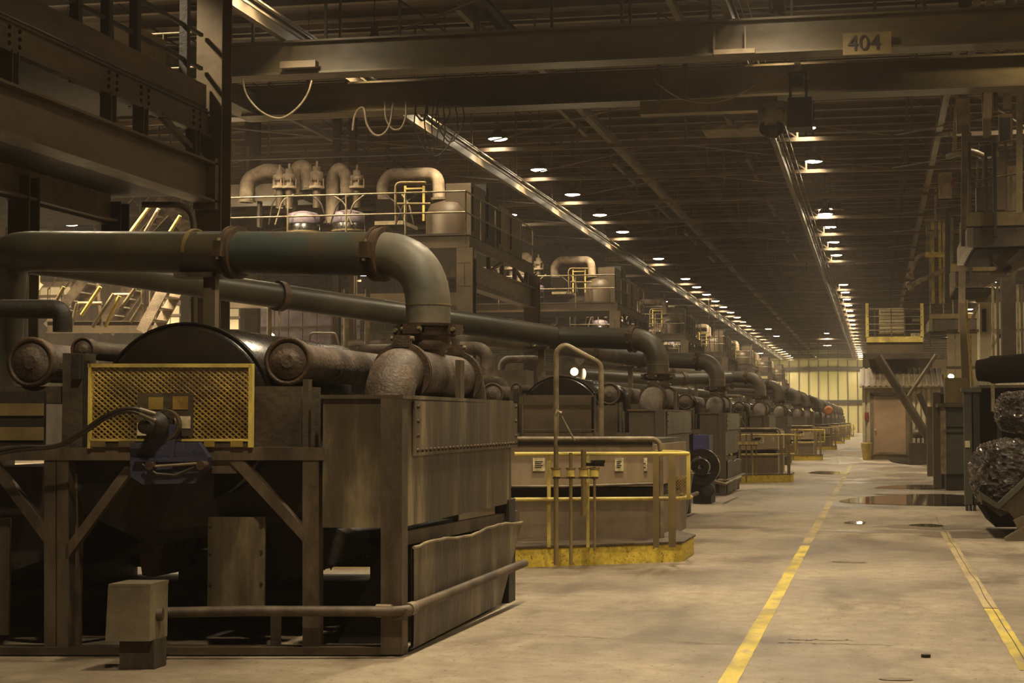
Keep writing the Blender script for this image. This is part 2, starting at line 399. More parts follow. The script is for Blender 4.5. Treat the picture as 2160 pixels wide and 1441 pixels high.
for k, (px, py, wd_, hh) in enumerate(((1940, 1003, 70, 5), (1900, 990, 90, 5), (1960, 976, 60, 6), (1850, 1012, 120, 2), (1780, 1018, 60, 2), (1700, 1008, 50, 2), (1930, 1020, 80, 3), (1960, 1046, 130, 5), (1980, 1112, 120, 5), (1900, 1122, 190, 3), (1500, 1112, 120, 3), (1620, 1080, 90, 2), (1760, 978, 40, 2), (1870, 968, 60, 3), (2030, 1130, 90, 5))):
    c0, c1_, c2_ = W(px, py, Z=0), W(px + wd_, py, Z=0), W(px, py - hh, Z=0); rx_, ry_ = abs(c1_.x - c0.x), abs(c2_.y - c0.y)
    vs = [(c0.x + rx_ * math.cos(a * PI / 16) * (1 + .5 * noise.noise((a * .5, k, 0))), c0.y + ry_ * math.sin(a * PI / 16) * (1 + .9 * noise.noise((a * .6, k, 3))), .0022 + k * .00004) for a in range(32)]
    B().add(vs, [tuple(range(32))]).build('damp_stain', M['damp'], fl)
# ---------------------------------------------------------------- roof trusses
LY = [34.2 + 6.0 * i for i in range(-7, 31)]           # lamp and truss lines
ZC = 1.5 + 7.56
LZ = 1.5 + 7.86
b = B()
b.bar((XL, 0, 0), (XR, 0, 0), .11, .11)
tr_chord = b
b2 = B()
b2.bar((XL, 0, ZR - ZC - .3), (XR, 0, ZR - ZC - .3), .12, .14)
i = 0; x = XL + 1
diag = []
while x < XR - 3:
    diag.append(((x, 0, .05), (x + 3, 0, ZR - ZC - .35)) if i % 2 else ((x, 0, ZR - ZC - .35), (x + 3, 0, .05)))
    x += 3; i += 1
b3 = B()
for a_, c_ in diag[::2]: b3.bar(a_, c_, .04, .04)
for k, (a_, c_) in enumerate(diag): b3.bar((a_[0], 0, 0), (a_[0], 0, ZR - ZC - .35), .05, .05)
b4 = B()   # flat bracing to the next truss
flat = []
for xx in range(-24, 9, 6):
    flat.append(((xx + .5, 0, .02), (xx + 6.5, 6.0, .02)) if (xx // 6) % 2 else ((xx + 6.5, 0, .02), (xx + .5, 6.0, .02)))
    b4.bar(*flat[-1], .03, .03)
tr = None
for k, yy in enumerate(LY):
    if yy < 20: continue
    lab = ('roof truss above the %s lamps, pale thin bottom chord' % nth(k - 7)) if k >= 7 else 'roof truss overhead, nearer than the lamps in view'
    if tr is None:
        tr = thing('roof_truss', lab, 'roof truss', (0, yy, ZC), 'roof trusses across the hall')
        for nm, bb in (('bottom_chord', tr_chord), ('top_chord', b2), ('web', b3), ('flat_brace', b4)):
            o = bb.build(nm, M['truss'], None, (0, 0, 0), kind='stuff' if nm in ('web', 'flat_brace') else None); o.parent = tr
        for a_, c_ in diag[::2]: o = B().bar(a_, c_, .04, .04).build('web_member', M['truss'], None, (0, 0, 0)); o.parent = tr
        for a_, c_ in diag: o = B().bar((a_[0], 0, 0), (a_[0], 0, ZR - ZC - .35), .05, .05).build('web_post', M['truss'], None, (0, 0, 0)); o.parent = tr
        for q1, q2 in flat: o = B().bar(q1, q2, .03, .03).build('brace_rod', M['truss'], None, (0, 0, 0)); o.parent = tr

    else:
        t = dup(tr, (0, yy - tr.location.y, 0), lab, ('web', 'flat_brace') if yy < 75 else ('web_member', 'web_post', 'brace_rod'))
for o in list(tr.children):
    if o.name.split('.')[0] in ('web', 'flat_brace'): bpy.data.objects.remove(o)
def lbeam(name, X, z0, z1, y0, y1, wd, m, lab, cat='beam', t=.02):
    o = B().ibeam((X, y0, (z0 + z1) / 2), (X, y1, (z0 + z1) / 2), wd, z1 - z0, t).build(name, m); return tag(o, lab, cat)
lbeam('bridging_beam', -7.05, ZC + .05, ZC + .3, 8, 214, .16, M['truss'], 'long roof bridging beam running away between the two lamp rows')
lbeam('bridging_beam', 1.7, ZC + .05, ZC + .3, 8, 214, .16, M['truss'], 'long roof bridging beam running away right of the lamps')
for xx in (-4.5, -9.4, -18):
    for k in range(8):
        o = B().ibeam((xx, 14 + k * 12, ZR - .5), (xx, 20 + k * 12, ZR - .5), .14, .2).build('roof_strut', M['truss'], ce)
def runway(X, y0, lab):
    r = thing('crane_runway', lab, 'crane runway', (X, y0, 8.5), 'crane runway girders')
    B().ibeam((X, y0, 8.84), (X, 205, 8.84), .13, .36, .02).build('girder', M['runway'], r)
    B().box(X - .04, X + .04, y0, 205, 9.03, 9.11).build('rail', M['runway'], r)
    B().box(X + .22, X + .25, y0, 205, 8.74, 8.78).box(X + .34, X + .36, y0, 205, 8.84, 8.87).build('conductor_bar', M['runway'], r)
    for yy in LY:
        if yy > y0: B().bar((X, yy, 9.0), (X, yy, ZC), .1, .1).bar((X, yy + .0, 8.98), (X + .45, yy, 9.0), .06, .05).build('hanger', M['truss'], r)
runway(-10.85, 16, 'crane runway girder beside the left lamp row, lit in bright patches')
runway(-2.5, 26, 'thin crane runway girder beside the right lamp row')

# ---------------------------------------------------------------- high bay lamps
def make_lamp(loc, lab, grp, r=.27, m='bulb'):
    x, y, z = loc
    t = thing('high_bay_lamp', lab, 'ceiling lamp', loc, grp)
    B().lathe_open((x, y, z), (0, 0, 1), [(0, r), (.03, r * .99), (.16, r * .72), (.26, r * .34), (.27, .06), (.25, .05), (.24, r * .30), (.15, r * .68), (.03, r * .94)], 20).build('reflector', M['dome'], t)
    B().cyl((x, y, z + .26), (x, y, z + .46), .085, 10).build('ballast', M['dome'], t)
    B().cyl((x, y, z + .46), (x, y, z + (ZR - LZ) - .1), .012, 6).build('cord', M['cable'], t)
    B().lathe((x, y, z + .02), (0, 0, -1), [(0, r * .97), (.03, r * .9), (.055, r * .6), (.06, r * .1)], 20).build('bulb', M[m], t)
    ld = LAMPS.get(m)
    if ld is None:
        ld = bpy.data.lights.new('lamp_beam', 'SPOT'); ld.energy = LAMP_W * (1.0 if m == 'bulb' else 2.6); ld.color = LAMP_C; ld.spot_size = math.radians(138); ld.spot_blend = .6; ld.shadow_soft_size = .2; LAMPS[m] = ld
    lo = bpy.data.objects.new('lamp_beam', ld); COL.objects.link(lo); lo.parent = t; lo.location = (0, 0, -.06)
    return t
LAMPS = {}
proto = None
def lamp_row(X, ys, word, grp):
    global proto
    n = 0
    for yy in ys:
        vis = yy > 33
        lab = '%s lamp of the %s' % (nth(n), word if n < 20 else word.replace(' over the aisle', '').replace(' beside the bright runway girder', '').replace(' beside the', '')) if vis else 'unseen lamp of the %s, before the visible ones' % word
        if vis: n += 1
        if proto is None: proto = make_lamp((X, yy, LZ), lab, grp)
        else:
            c = dup(proto, V((X, yy, LZ)) - proto.location, lab); c['group'] = grp
lamp_row(-1.77, [yy for i, yy in enumerate(LY) if i not in (0, 1, 8, 11, 16, 17)], 'right lamp row over the aisle', 'right row of high bay lamps')
lamp_row(-10.25, [yy for i, yy in enumerate(LY) if i > 5 and i not in (14, 16)], 'left lamp row beside the bright runway girder', 'left row of high bay lamps')
lamp_row(-27.0, [LY[i] for i in range(4, 24, 2)], 'far left lamp row behind the machines', 'far left row of high bay lamps')
lamp_row(6.5, [LY[i] for i in range(4, 30, 2)], 'added row behind the right-hand platforms', 'added right-hand lamps behind the platforms')  # row added out of sight to light the right of the floor
# yellow-green lamp by the end wall
t = make_lamp((W(1745, 722, Y=209).x, 209, 10.6), 'greenish yellow lamp close to the far end wall', None, .5, 'bulbg')
t = make_lamp((W(1690, 722, Y=209).x - 5, 211, 9.8), 'greenish lamp at the left of the far end wall', None, .3, 'bulbg')
for px, py, Y_, lab in ((1621, 694, 140, 'small lamp hanging alone mid-hall, upper one of two'), (1638, 709, 150, 'small lamp hanging alone mid-hall, lower one of two'), (1744, 703, 160, 'small lamp low over the far aisle end')):
    p = W(px, py, Y=Y_); c = dup(proto, p - proto.location, lab); c['group'] = 'lone lamps towards the end wall'

# ================================================================== separator units
D0 = 10.98
XT = W(847, 1383, h=D0).x         # aisle-side face of the tanks
def SX(px, py, X=None): return W(px, py, X=XT if X is None else X)
YH = V((0, 1, 0))
def separator():
    lab = 'nearest drum separator, with yellow mesh guard and riveted tank at the aisle'
    t = thing('drum_separator', lab, 'machine', W(500, 1380, h=D0 + .5) * 1.0, 'drum separators along the aisle')
    t.location.z = 0; ORG[t.name] = V(t.location)
    # tank
    B().S(680, 838, 846, 1113, D0, D0 + 3.3).build('tank', M['tank'], t)
    B().S(675, 833, 850, 841, D0 - .03, D0 + 3.32).build('tank_rim', M['tank'], t)
    B().PR([(803, 840), (848, 840), (848, 1381), (803, 1381)], D0 - .03, D0 - .015).PR([(842, 840), (848, 840), (848, 1381), (842, 1381)], D0 - .015, D0 + .12).build('corner_post', M['frame'], t)
    o = B().prism([SX(871, 846), SX(1088, 851), SX(1088, 943), SX(870, 962)], V((.014, 0, 0))).build('side_panel', M['tank'], t)
    bb = B()
    for i in range(30):
        k = i / 29; p = SX(876, 950).lerp(SX(1084, 935), k); p.x += .014
        bb.cyl(p, p + V((.016, 0, 0)), .014, 6)
    for px in (877, 1084):
        for k in (.1, .4, .7):
            p = SX(px, 848).lerp(SX(px, 950), k); p.x += .014; bb.cyl(p, p + V((.014, 0, 0)), .014, 6)
    bb.build('bolts', M['coup'], o, kind='stuff')
    # lower launder plate with a ragged lip
    top = []; n = 26
    a0, a1 = SX(862, 1152), SX(1093, 1096); c0, c1 = SX(866, 1368), SX(1052, 1273)
    vs = []
    for i in range(n + 1):
        k = i / n; p = a0.lerp(a1, k); q = c0.lerp(c1, k)
        wv = .014 * math.sin(k * 11) * (k > .06) + .010 * noise.noise((k * 14, 0, 2))
        vs += [p + V((.035, 0, wv - .01)), p.lerp(q, .5) + V((.03, 0, 0)), q + V((.02, 0, 0))]
    m_ = [v + V((-.02, 0, 0)) for v in vs]; k3 = len(vs)
    fs = []
    for i in range(n):
        for j in (0, 1):
            q = 3 * i + j; fs.append((q, q + 1, q + 4, q + 3)); fs.append((k3 + q, k3 + q + 3, k3 + q + 4, k3 + q + 1))
        fs.append((3 * i, 3 * i + 3, k3 + 3 * i + 3, k3 + 3 * i))
    lp = B().add(vs + m_, fs).build('launder_plate', M['tank'], t)
    B().tube([vs[3 * i] for i in range(n + 1)], .012, 6).build('rolled_lip', M['rail'], lp)
    B().bar(SX(852, 1135, XT - .05), SX(1090, 1088, XT - .05), .05, .09).build('launder_rail', M['frame'], t)
    for px in (962, 1057):
        p = SX(px, 1105, XT - .06); B().bar((p.x, p.y, .66), (p.x, p.y, .9), .04, .03).build('stub', M['frame'], t)
    p = SX(1078, 1180); B().bar((XT - .05, p.y, 0), (XT - .05, p.y, .85), .12, .25).build('rear_post', M['dark'], t)
    B().prism([W(700, 1383, h=D0 + .6), W(846, 1383, h=D0 + .6), W(846, 1150, h=D0 + .6), W(800, 1180, h=D0 + .6)], V((0, 2.4, 0))).build('launder_end', M['dark'], t)
    # guard pipe round the machine
    g = [W(338, 1295, h=D0 - .14), W(520, 1289, h=D0 - .14), W(852, 1290, h=D0 - .11), SX(1106, 1188, XT + .13)]
    g[0].z = g[1].z - .01
    gp = B().tube(bend([g[0], g[1], g[2], g[3]], .10, 5), .034, 12).build('guard_pipe', M['frame'], t)
    b = B(); d = (g[3] - g[2]).normalized()
    b.cyl(g[2] + d * .09, g[2] + d * .2, .043, 12); b.cyl(g[2] + V((-.18, 0, 0)), g[2] + V((-.08, 0, 0)), .043, 12).build('pipe_coupling', M['jbox'], gp)
    B().bar(W(805, 1296, h=D0 - .1), W(860, 1296, h=D0 - .1), .03, .07).build('bracket', M['frame'], gp)
    # frame
    for x0, x1, nm in ((93, 117, 'post'), (120, 144, 'post'), (638, 672, 'post'), (-70, -40, 'post')):
        B().PR([(x0, 962), (x1, 962), (x1, 1382), (x0, 1382)], D0, D0 + .015).PR([(x0, 962), (x0 + 4, 962), (x0 + 4, 1382), (x0, 1382)], D0 + .015, D0 + .11).PR([(x1 - 4, 962), (x1, 962), (x1, 1382), (x1 - 4, 1382)], D0 + .015, D0 + .11).build(nm, M['frame'], t)
    B().S(146, 1000, 158, 1381, D0 + .35, D0 + .45).build('inner_post', M['frame'], t)
    B().S(-80, 944, 683, 971, D0 - .01, D0 + .12).build('top_beam', M['frame'], t)
    B().S(430, 972, 500, 999, D0 + .02, D0 + .1).build('gusset_beam', M['frame'], t)
    B().S(-80, 1366, 848, 1382, D0 - .02, D0 + .12).build('floor_beam', M['steel'], t)
    B().PR([(262, 985), (285, 985), (138, 1184), (138, 1152)], D0, D0 + .06).build('brace', M['frame'], t)
    B().PR([(482, 972), (514, 972), (640, 1112), (640, 1144)], D0, D0 + .06).build('brace', M['frame'], t)
    B().PR([(-10, 1005), (-10, 975), (94, 1106), (94, 1146)], D0, D0 + .06).build('brace', M['frame'], t)
    B().S(638, 985, 650, 1382, D0 + 3.0, D0 + 3.1).S(100, 985, 125, 1382, D0 + 3.0, D0 + 3.1).build('rear_frame', M['frame'], t)
    # underside
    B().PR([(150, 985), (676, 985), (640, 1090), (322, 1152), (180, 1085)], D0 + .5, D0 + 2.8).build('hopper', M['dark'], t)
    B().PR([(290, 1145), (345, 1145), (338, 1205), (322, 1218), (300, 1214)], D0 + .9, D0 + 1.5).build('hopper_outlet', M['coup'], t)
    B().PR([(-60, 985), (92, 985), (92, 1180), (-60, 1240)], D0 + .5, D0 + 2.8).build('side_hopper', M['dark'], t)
    b = B().PR([(560, 1100), (680, 1100), (800, 1160), (690, 1200), (590, 1225)], D0 + 1.2, D0 + 2.6)
    for i in range(14):
        p = W(600 + i * 14, 1222 - i * 4.4, h=D0 + 1.2); b.lathe(p, (0, 0, -1), [(0, .018), (.02 + .03 * random.random(), .003)], 5)
    b.build('crusted_chute', M['dark'], t)
    o = B().S(437, 1091, 558, 1281, D0 + .16, D0 + .18).build('cover_plate', M['tank'], t)
    b = B()
    for px in (444, 551):
        for py in (1108, 1165, 1232): p = W(px, py, h=D0 + .16); b.cyl(p, p - YH * .012, .011, 6)
    b.build('bolts', M['coup'], o, kind='stuff')
    B().S(-40, 1093, 18, 1340, D0 + .16, D0 + .18).build('cover_plate', M['tank'], t)
    B().S(570, 1290, 582, 1382, D0 + .3, D0 + .4).build('foot', M['steel'], t)
    B().PR([(146, 960), (682, 960), (682, 1060), (600, 1095), (322, 1120), (170, 1060)], D0 + .36, D0 + .40).build('tub_front', M['dark'], t)
    B().S(146, 940, 682, 972, D0 + .34, D0 + .36).build('tub_lip', M['steel'], t)
    B().S(-70, 1242, 800, 1378, D0 + 1.7, D0 + 2.9).S(-70, 985, 800, 1196, D0 + 2.85, D0 + 2.9).build('shade_backing', M['dark'], t)  # dark boxes and back panel added for the black shade underneath
    for x0, y0, x1, e_ in ((-70, 1150, 180, 2.0), (375, 1160, 585, 2.0), (780, 1120, 846, 1.4)): B().S(x0, y0, x1, 1378, D0 + e_, D0 + 2.9).build('shade_backing_leg', M['dark'], t)  # more dark fill standing for the shade under the frame
    # drum
    c = W(388, 879, h=D0 + .42); R = .62
    dr = B().lathe(c, YH, [(0, .10), (.0, R - .02), (.02, R), (2.85, R), (2.87, R - .02), (2.87, .1)], 64).build('drum', M['gloss'], t)
    B().ring(c + YH * .03, YH, R, .06, .012, 64).build('drum_rim', M['gloss'], dr)
    B().lathe(c, -YH, [(0, R - .03), (.014, R - .035), (.014, .2)], 48).build('drum_end', M['matte'], dr)
    B().lathe(c, -YH, [(0, .12), (.2, .12), (.2, .05)], 16).build('bearing', M['steel'], t)
    # guard
    gd = B().S(188, 775, 523, 940, D0 + .16, D0 + .175).build('guard', M['dark'], t)
    d = D0 - .04
    B().S(185, 767, 531, 775, d, d + .05).S(184, 767, 190, 946, d, d + .04).S(523, 770, 531, 944, d, d + .04).S(188, 926, 523, 931, d, d + .02).build('guard_frame', M['yellow'], gd)
    a = W(189, 927, h=d + .03); e = W(524, 927, h=d + .03); ht = W(300, 776, h=d + .03).z - a.z; a.z = e.z
    u = (e - a).normalized(); Lx = (e - a).length; nx, nz = 52, 28; dx = Lx / nx; dz = ht / nz; th = .0052
    b = B()
    for r in range(nz):
        for k in range(nx):
            s = 1 if (k + r) % 2 else -1
            q0 = a + u * (k * dx) + V((0, 0, (r + .5 + .5 * s) * dz)); q1 = a + u * ((k + 1) * dx) + V((0, 0, (r + .5 - .5 * s) * dz))
            up = V((0, 0, th)); y_ = YH * (.008 if s > 0 else .003)
            b.add([q0 - up - y_, q1 - up - y_, q1 + up - y_, q0 + up - y_, q0 + up + YH * .004, q1 + up + YH * .004], [(0, 1, 2, 3), (3, 2, 5, 4)])
    b.build('expanded_mesh', M['yelmesh'], gd, kind='stuff')
    pl = B().S(289, 829, 406, 920, d + .0, d + .012).build('guard_plate', M['steel'], gd)
    for x0, y0, x1, y1, mm in ((313, 838, 343, 864, 'yelmesh'), (364, 836, 396, 864, 'yelmesh'), (289, 892, 312, 919, 'white'), (368, 878, 401, 904, 'white')):
        B().S(x0, y0, x1, y1, d - .006, d).build('reflector', M[mm], pl)
    for x0, x1, mm in ((190, 222, 'yeldull'), (250, 285, 'yeldull'), (430, 452, 'yelmesh'), (486, 512, 'yelmesh')):
        B().S(x0, 930, x1, 943, d, d + .01).build('warning_patch', M[mm], gd)
    B().S(188, 930, 523, 944, d + .012, d + .02).build('guard_skirt', M['coup'], gd)
    # side boxes, bearings and header pipes
    b = B().S(533, 815, 636, 943, D0 + .12, D0 + .5).build('end_box', M['steel'], t)
    B().S(638, 800, 650, 950, D0 + .05, D0 + .12).S(656, 842, 664, 950, D0 + .05, D0 + .12).build('upright', M['steel'], t)
    B().S(130, 745, 178, 945, D0 + .15, D0 + .3).build('bearing_pedestal', M['steel'], t)
    B().S(175, 760, 187, 945, D0 + .05, D0 + .1).build('upright', M['dark'], t)
    def header(px, py, R, nm, b0=.3):
        c = W(px, py, h=D0 + b0); b = B()
        b.cyl(c + YH * .05, c + YH * 2.9, R * .86, 24)
        o = b.build(nm, M['elbow' if R > .1 else 'steel'], t)
        b = B().lathe(c, -YH, [(-.07, R * 1.06), (0, R * 1.1), (.02, R * 1.1), (.02, R * .93), (.0, R * .9)], 28)
        b.build('end_flange', M['coup'], o)
        B().lathe(c, -YH, [(0, R * .85), (.012, R * .8), (.012, R * .35), (.022, R * .3)], 28).build('blind_cover', M['elbow'], o)
        return o
    header(608, 762, .147, 'feed_header'); header(66, 764, .152, 'feed_header'); header(176, 738, .075, 'spray_header')
    B().S(150, 748, 166, 800, D0 + .1, D0 + .2).build('header_bracket', M['dark'], t)
    B().S(0, 815, 130, 850, D0 + .3, D0 + 2.6).build('header_saddle', M['steel'], t)
    # hazard boards left
    hb = B().S(-60, 826, 92, 940, D0 + .14, D0 + .17).build('hazard_board', M['dark'], t)
    for y0, y1 in ((851, 877), (901, 929)): B().S(-58, y0, 90, y1, D0 + .125, D0 + .14).build('hazard_stripe', M['yeldull'], hb)
    return t
sep = separator()

KP = []
def pipe_set():
    """riser with elbow, couplings and the tee manifold over the tank"""
    t = thing('slurry_pipe', 'nearest thick blue-green slurry pipe bending down to a tee over the riveted tank', 'pipe', W(903, 715, h=12.86), 'slurry pipes over the separators')
    A0 = W(903, 705, h=12.86); A1 = W(903, 537, h=12.86); A1.x = A0.x; A1.y = A0.y
    R = .170
    K = W(800, 536, h=12.98); K2 = W(497, 533, h=13.55)
    E = W(60, 530, h=14.4)
    el = bend([A0, A1, K2], .43, 14, .9)
    # elbow proper
    n = 15
    B().tube(el[:16], R, 32, True).build('elbow', M['elbow2'], t)
    B().tube([el[15], K2], R, 32).build('pipe', M['pipe'], t)
    LE = W(-8, 540, h=14.9)
    B().tube(bend([K2, E, W(18, 534, h=14.6), V((LE.x, LE.y, .9))], .34, 10), R, 28).build('left_run', M['pipe2'], t)
    KP.append(K2)
    B().ring(A0 + V((0, 0, .22)), (0, 0, 1), R, .012, .004).build('weld_seam', M['rail'], t)
    def coupling(c, ax, side, R=R, wd=.085):
        ax = V(ax).normalized()
        o = B().ring(c, ax, R, wd, .028, 28).ring(c - ax * wd * .42, ax, R, .02, .042, 28).ring(c + ax * wd * .42, ax, R, .02, .042, 28).build('coupling', M['coup'], t)
        for sd in (V(side), -V(side)):
            q = c + sd.normalized() * (R + .05)
            s2 = ax.cross(sd).normalized()
            B().bar(q - s2 * .06, q + s2 * .06, .085, .075, ax).build('coupling_lug', M['coup'], o)
            B().cyl(q - s2 * .085 + sd.normalized() * .02, q + s2 * .085 + sd.normalized() * .02, .016, 8).build('bolt', M['rail'], o)
    d = (K2 - el[15]).normalized()
    side = V((-.25, -1, .05))
    coupling(el[15], d, side); coupling(K2, (E - K2), side)
    c = A0 + V((0, 0, .03))
    coupling(c, (0, 0, 1), (-.3, -1, 0)); coupling(c, (0, 0, 1), (1, -.2, 0))
    B().lathe(c - V((0, 0, .03)), (0, 0, -1), [(0, R), (.07, R), (.09, R * 1.05), (.12, R * .78), (.32, R * .62)], 28).build('reducer', M['elbow'], t)
    # strap on a stand
    q = W(412, 530, h=13.72); dd = (E - K2).normalized()
    s = B().ring(q, dd, R, .03, .012, 28).build('strap', M['yeldull'], t)
    q2 = W(440, 690, h=13.66); B().bar((q2.x, q2.y + .05, 0), (q2.x, q2.y + .05, q.z - R - .02), .1, .09).build('stand', M['beige'], t)
    B().box(q.x - .13, q2.x + .1, q2.y - .1, q2.y + .15, q.z - R - .05, q.z - R - .01).build('stand_plate', M['frame'], t)
    # manifold
    X = XT - .29; z = 1.5 + .34; y0 = W(822, 790, X=X).y - .02; y1 = y0 + 2.25
    y0, y1 = y0, y1
    R2 = .172
    B().tube(bend([(X, y0 - .0, z - .62), (X, y0, z), (X, y1, z), (X, y1, z - .62)], .30, 10), R2, 28).build('manifold', M['elbow'], t)
    for yy in (y0 + .34, y1 - .34): coupling(V((X, yy, z)), (0, 1, 0), (0, 0, 1), R2, .05)
    B().cyl((A0.x, A0.y, z - .02), (A0.x, A0.y, A0.z - .05), .115, 20, .115).build('tee_neck', M['elbow'], t)
    B().box(XT - .06, XT - .02, A0.y - .2, A0.y - .08, 1.6, 1.95).build('manifold_strut', M['frame'], t)
    return t
M['elbow2'] = mat('grey_green_elbow', (.135, .140, .105), (.24, .19, .13), 1.6, .5, 0, .15, lo=.38, hi=.60, c3=(.30, .22, .15))
pip = pipe_set()

# drive, hoses, junction box of the nearest machine
def drive():
    D = D0 - .1
    t = thing('hydraulic_drive', 'dirty blue drive bracket with small hydraulic motor and hoses under the yellow guard', 'motor', W(350, 1000, h=D))
    B().PR([(274, 934), (418, 933), (440, 965), (436, 990), (414, 1020), (300, 1022), (275, 1005)], D, D + .06).build('bracket', M['blue'], t)
    B().S(280, 966, 430, 974, D - .05, D).build('bracket_flange', M['blue'], t)
    c = W(344, 900, h=D)
    B().PR([(312, 895), (372, 895), (362, 1000), (318, 1000)], D - .03, D).build('motor_mount', M['blue'], t)
    mt = B().lathe(c - YH * .13 + V((-.02, 0, .01)), YH, [(0, .03), (0, .058), (.05, .062), (.052, .085), (.075, .085), (.077, .07), (.17, .07)], 24).build('motor', M['dark'], t)
    B().ring(c - YH * .0 + V((.02, 0, .01)), YH, .085, .05, .014, 24).build('motor_flange', M['frame'], mt)
    B().lathe(c + V((-.04, -.2, .0)), YH, [(0, .02), (0, .045), (.08, .05)], 12).build('motor_port', M['dark'], mt)
    B().tube([W(312, 985, h=D - .06), W(430, 977, h=D - .06)], .009, 8).build('tie_rod', M['rail'], t)
    for px in (318, 426): p = W(px, 982, h=D - .06); B().cyl(p - YH * .03, p + YH * .05, .03, 8).build('rod_end', M['coup'], t)
    for o_ in (0, 7):
        pts = [W(-30, 962 - o_, h=D - .12), W(40, 950 - o_, h=D - .12), W(120, 942 - o_ * .4, h=D - .12), W(175, 915 - o_, h=D - .16), W(225, 882 - o_, h=D - .2), W(275, 868 - o_, h=D - .22), W(328, 888 - o_ * 2, h=D - .2)]
        sm = []
        for i in range(len(pts) - 1):
            p0_, p1_, p2_, p3_ = pts[max(i - 1, 0)], pts[i], pts[i + 1], pts[min(i + 2, len(pts) - 1)]
            for k in range(6):
                s = k / 6; sm.append(.5 * ((2 * p1_) + (p2_ - p0_) * s + (2 * p0_ - 5 * p1_ + 4 * p2_ - p3_) * s * s + (3 * p1_ - p0_ - 3 * p2_ + p3_) * s ** 3))
        sm.append(pts[-1])
        h_ = B().tube(sm, .011, 8).build('hose', M['cable'], t)
        B().cyl(sm[-5], sm[-1], .015, 8).build('hose_ferrule', M['rail'], h_)
    B().tube([W(300, 980, h=D - .05), W(330, 1000, h=D - .07), W(370, 1003, h=D - .07), W(410, 985, h=D - .05)], .01, 8).build('loop_hose', M['cable'], t)
drive()
jb = thing('junction_box', 'grey galvanised junction box on a short wooden post in the foreground', 'electrical box', W(290, 1410, Z=0))
hj = W(290, 1410, Z=0).dot(FH)
B().PR([(252, 1350), (325, 1350), (325, 1411), (252, 1411)], hj - .05, hj + .13).build('post', M['wood'], jb)
bx = B().PR([(228, 1238), (317, 1238), (315, 1353), (222, 1353)], hj - .10, hj + .16).build('box', M['jbox'], jb)
B().PR([(229, 1232), (317, 1232), (317, 1239), (228, 1239)], hj - .10, hj + .17).build('lid_hood', M['jbox'], bx)
for py in (1262, 1334):
    p = W(316, py, h=hj - .02); B().bar(p + V((.0, .02, -.025)), p + V((.0, .02, .025)), .018, .05).build('latch', M['frame'], bx)
B().cyl(W(330, 1296, h=hj + .02), W(344, 1296, h=hj + .02) , .04, 10).build('conduit_hub', M['frame'], bx)
tag(B().box(W(180, 1235, h=14).x, W(370, 1235, h=14).x, W(180, 1235, h=15).y, W(180, 1235, h=15).y + .5, 0.02, .12).build('bright_floor_strip', M['tan']), 'pale strip standing for bright floor seen behind the nearest machine hopper', 'bright_floor_strip')  # added pale strip, stands for bright floor seen past the hopper
tag(B().box(W(590, 1235, h=14).x, W(775, 1235, h=14).x, W(590, 1235, h=15).y, W(590, 1235, h=15).y + .5, 0.02, .12).build('bright_floor_strip', M['tan']), 'pale strip standing for bright floor seen under the crusted chute', 'bright_floor_strip')  # second added strip, for the bright floor below the chute

# repeats along the hall
OFF = [13.9, 24.0, 37.9, 48.0, 61.9, 72.0, 85.9, 96.0, 109.9, 120.0, 133.9, 144.0, 157.9]
for i, dy in enumerate(OFF):
    c = dup(sep, (0, dy, 0), '%s drum separator of the row along the aisle, plain brown drum guard' % nth(i + 1), ('expanded_mesh', 'guard_plate', 'warning_patch', 'guard_skirt', 'hazard_board', 'cover_plate'))
    for k in c.children:
        for o in (k,) + tuple(k.children):
            nm = o.name.split('.')[0]
            m2 = {'guard': 'guardbrown', 'guard_frame': 'frame', 'tank': 'darktank', 'tank_rim': 'frame', 'side_panel': 'darktank', 'corner_post': 'darktank', 'launder_plate': 'darktank'}.get(nm)
            if m2: o.material_slots[0].link = 'OBJECT'; o.material_slots[0].material = M[m2]
            if nm == 'guard': o.location.y -= .18
    c = dup(pip, (0, dy, 0), '%s slurry pipe elbow of the row along the aisle' % nth(i + 1), ('left_run',) if i < 3 else ())
    for o in c.children:
        m2 = {'elbow': 'pipe3' if i else 'pipe2b', 'pipe': 'pipe3' if i else 'pipe2', 'left_run': 'pipe3'}.get(o.name.split('.')[0])
        if m2: o.material_slots[0].link = 'OBJECT'; o.material_slots[0].material = M[m2]
def long_pipe(dy, pts, r, lab, m='pipe2'):
    o = B().tube(bend(pts, .5, 8), r, 24).build('transfer_pipe', M[m]); tag(o, lab, 'pipe')
    for k in (.30, .62):
        q = V(pts[0]).lerp(V(pts[1]), k); B().ring(q, V(pts[1]) - V(pts[0]), r, .1, .035, 20).build('coupling', M['coup'], o)
    return o
k2 = KP[0] + V((0, 13.9, 0)); e2 = W(120, 556, h=20.6)
long_pipe(0, [k2, e2, W(30, 545, h=20.4), W(25, 900, h=20.4)], .170, 'long olive pipe sloping behind the nearest slurry pipe to the left edge')
dd = (e2 - k2) * .62
long_pipe(0, [KP[0] + V((0, 24.0, 0)), KP[0] + V((0, 24.0, 0)) + dd, KP[0] + V((-.3, 24.0, -2.5)) + dd], .17, 'long dusty pipe running left behind the tan handrail', 'pipe3')
long_pipe(0, [KP[0] + V((0, 37.9, 0)), KP[0] + V((0, 37.9, 0)) + dd], .17, 'long dusty pipe running left from the fourth separator', 'pipe3')
long_pipe(0, [W(1540, 797, h=48), W(1380, 800, h=47), W(1230, 790, h=46)], .16, 'pale pipe low behind the third separator')
long_pipe(0, [W(1500, 832, h=58), W(1330, 815, h=56), W(1210, 805, h=54)], .15, 'grey pipe lowest of those behind the third separator')
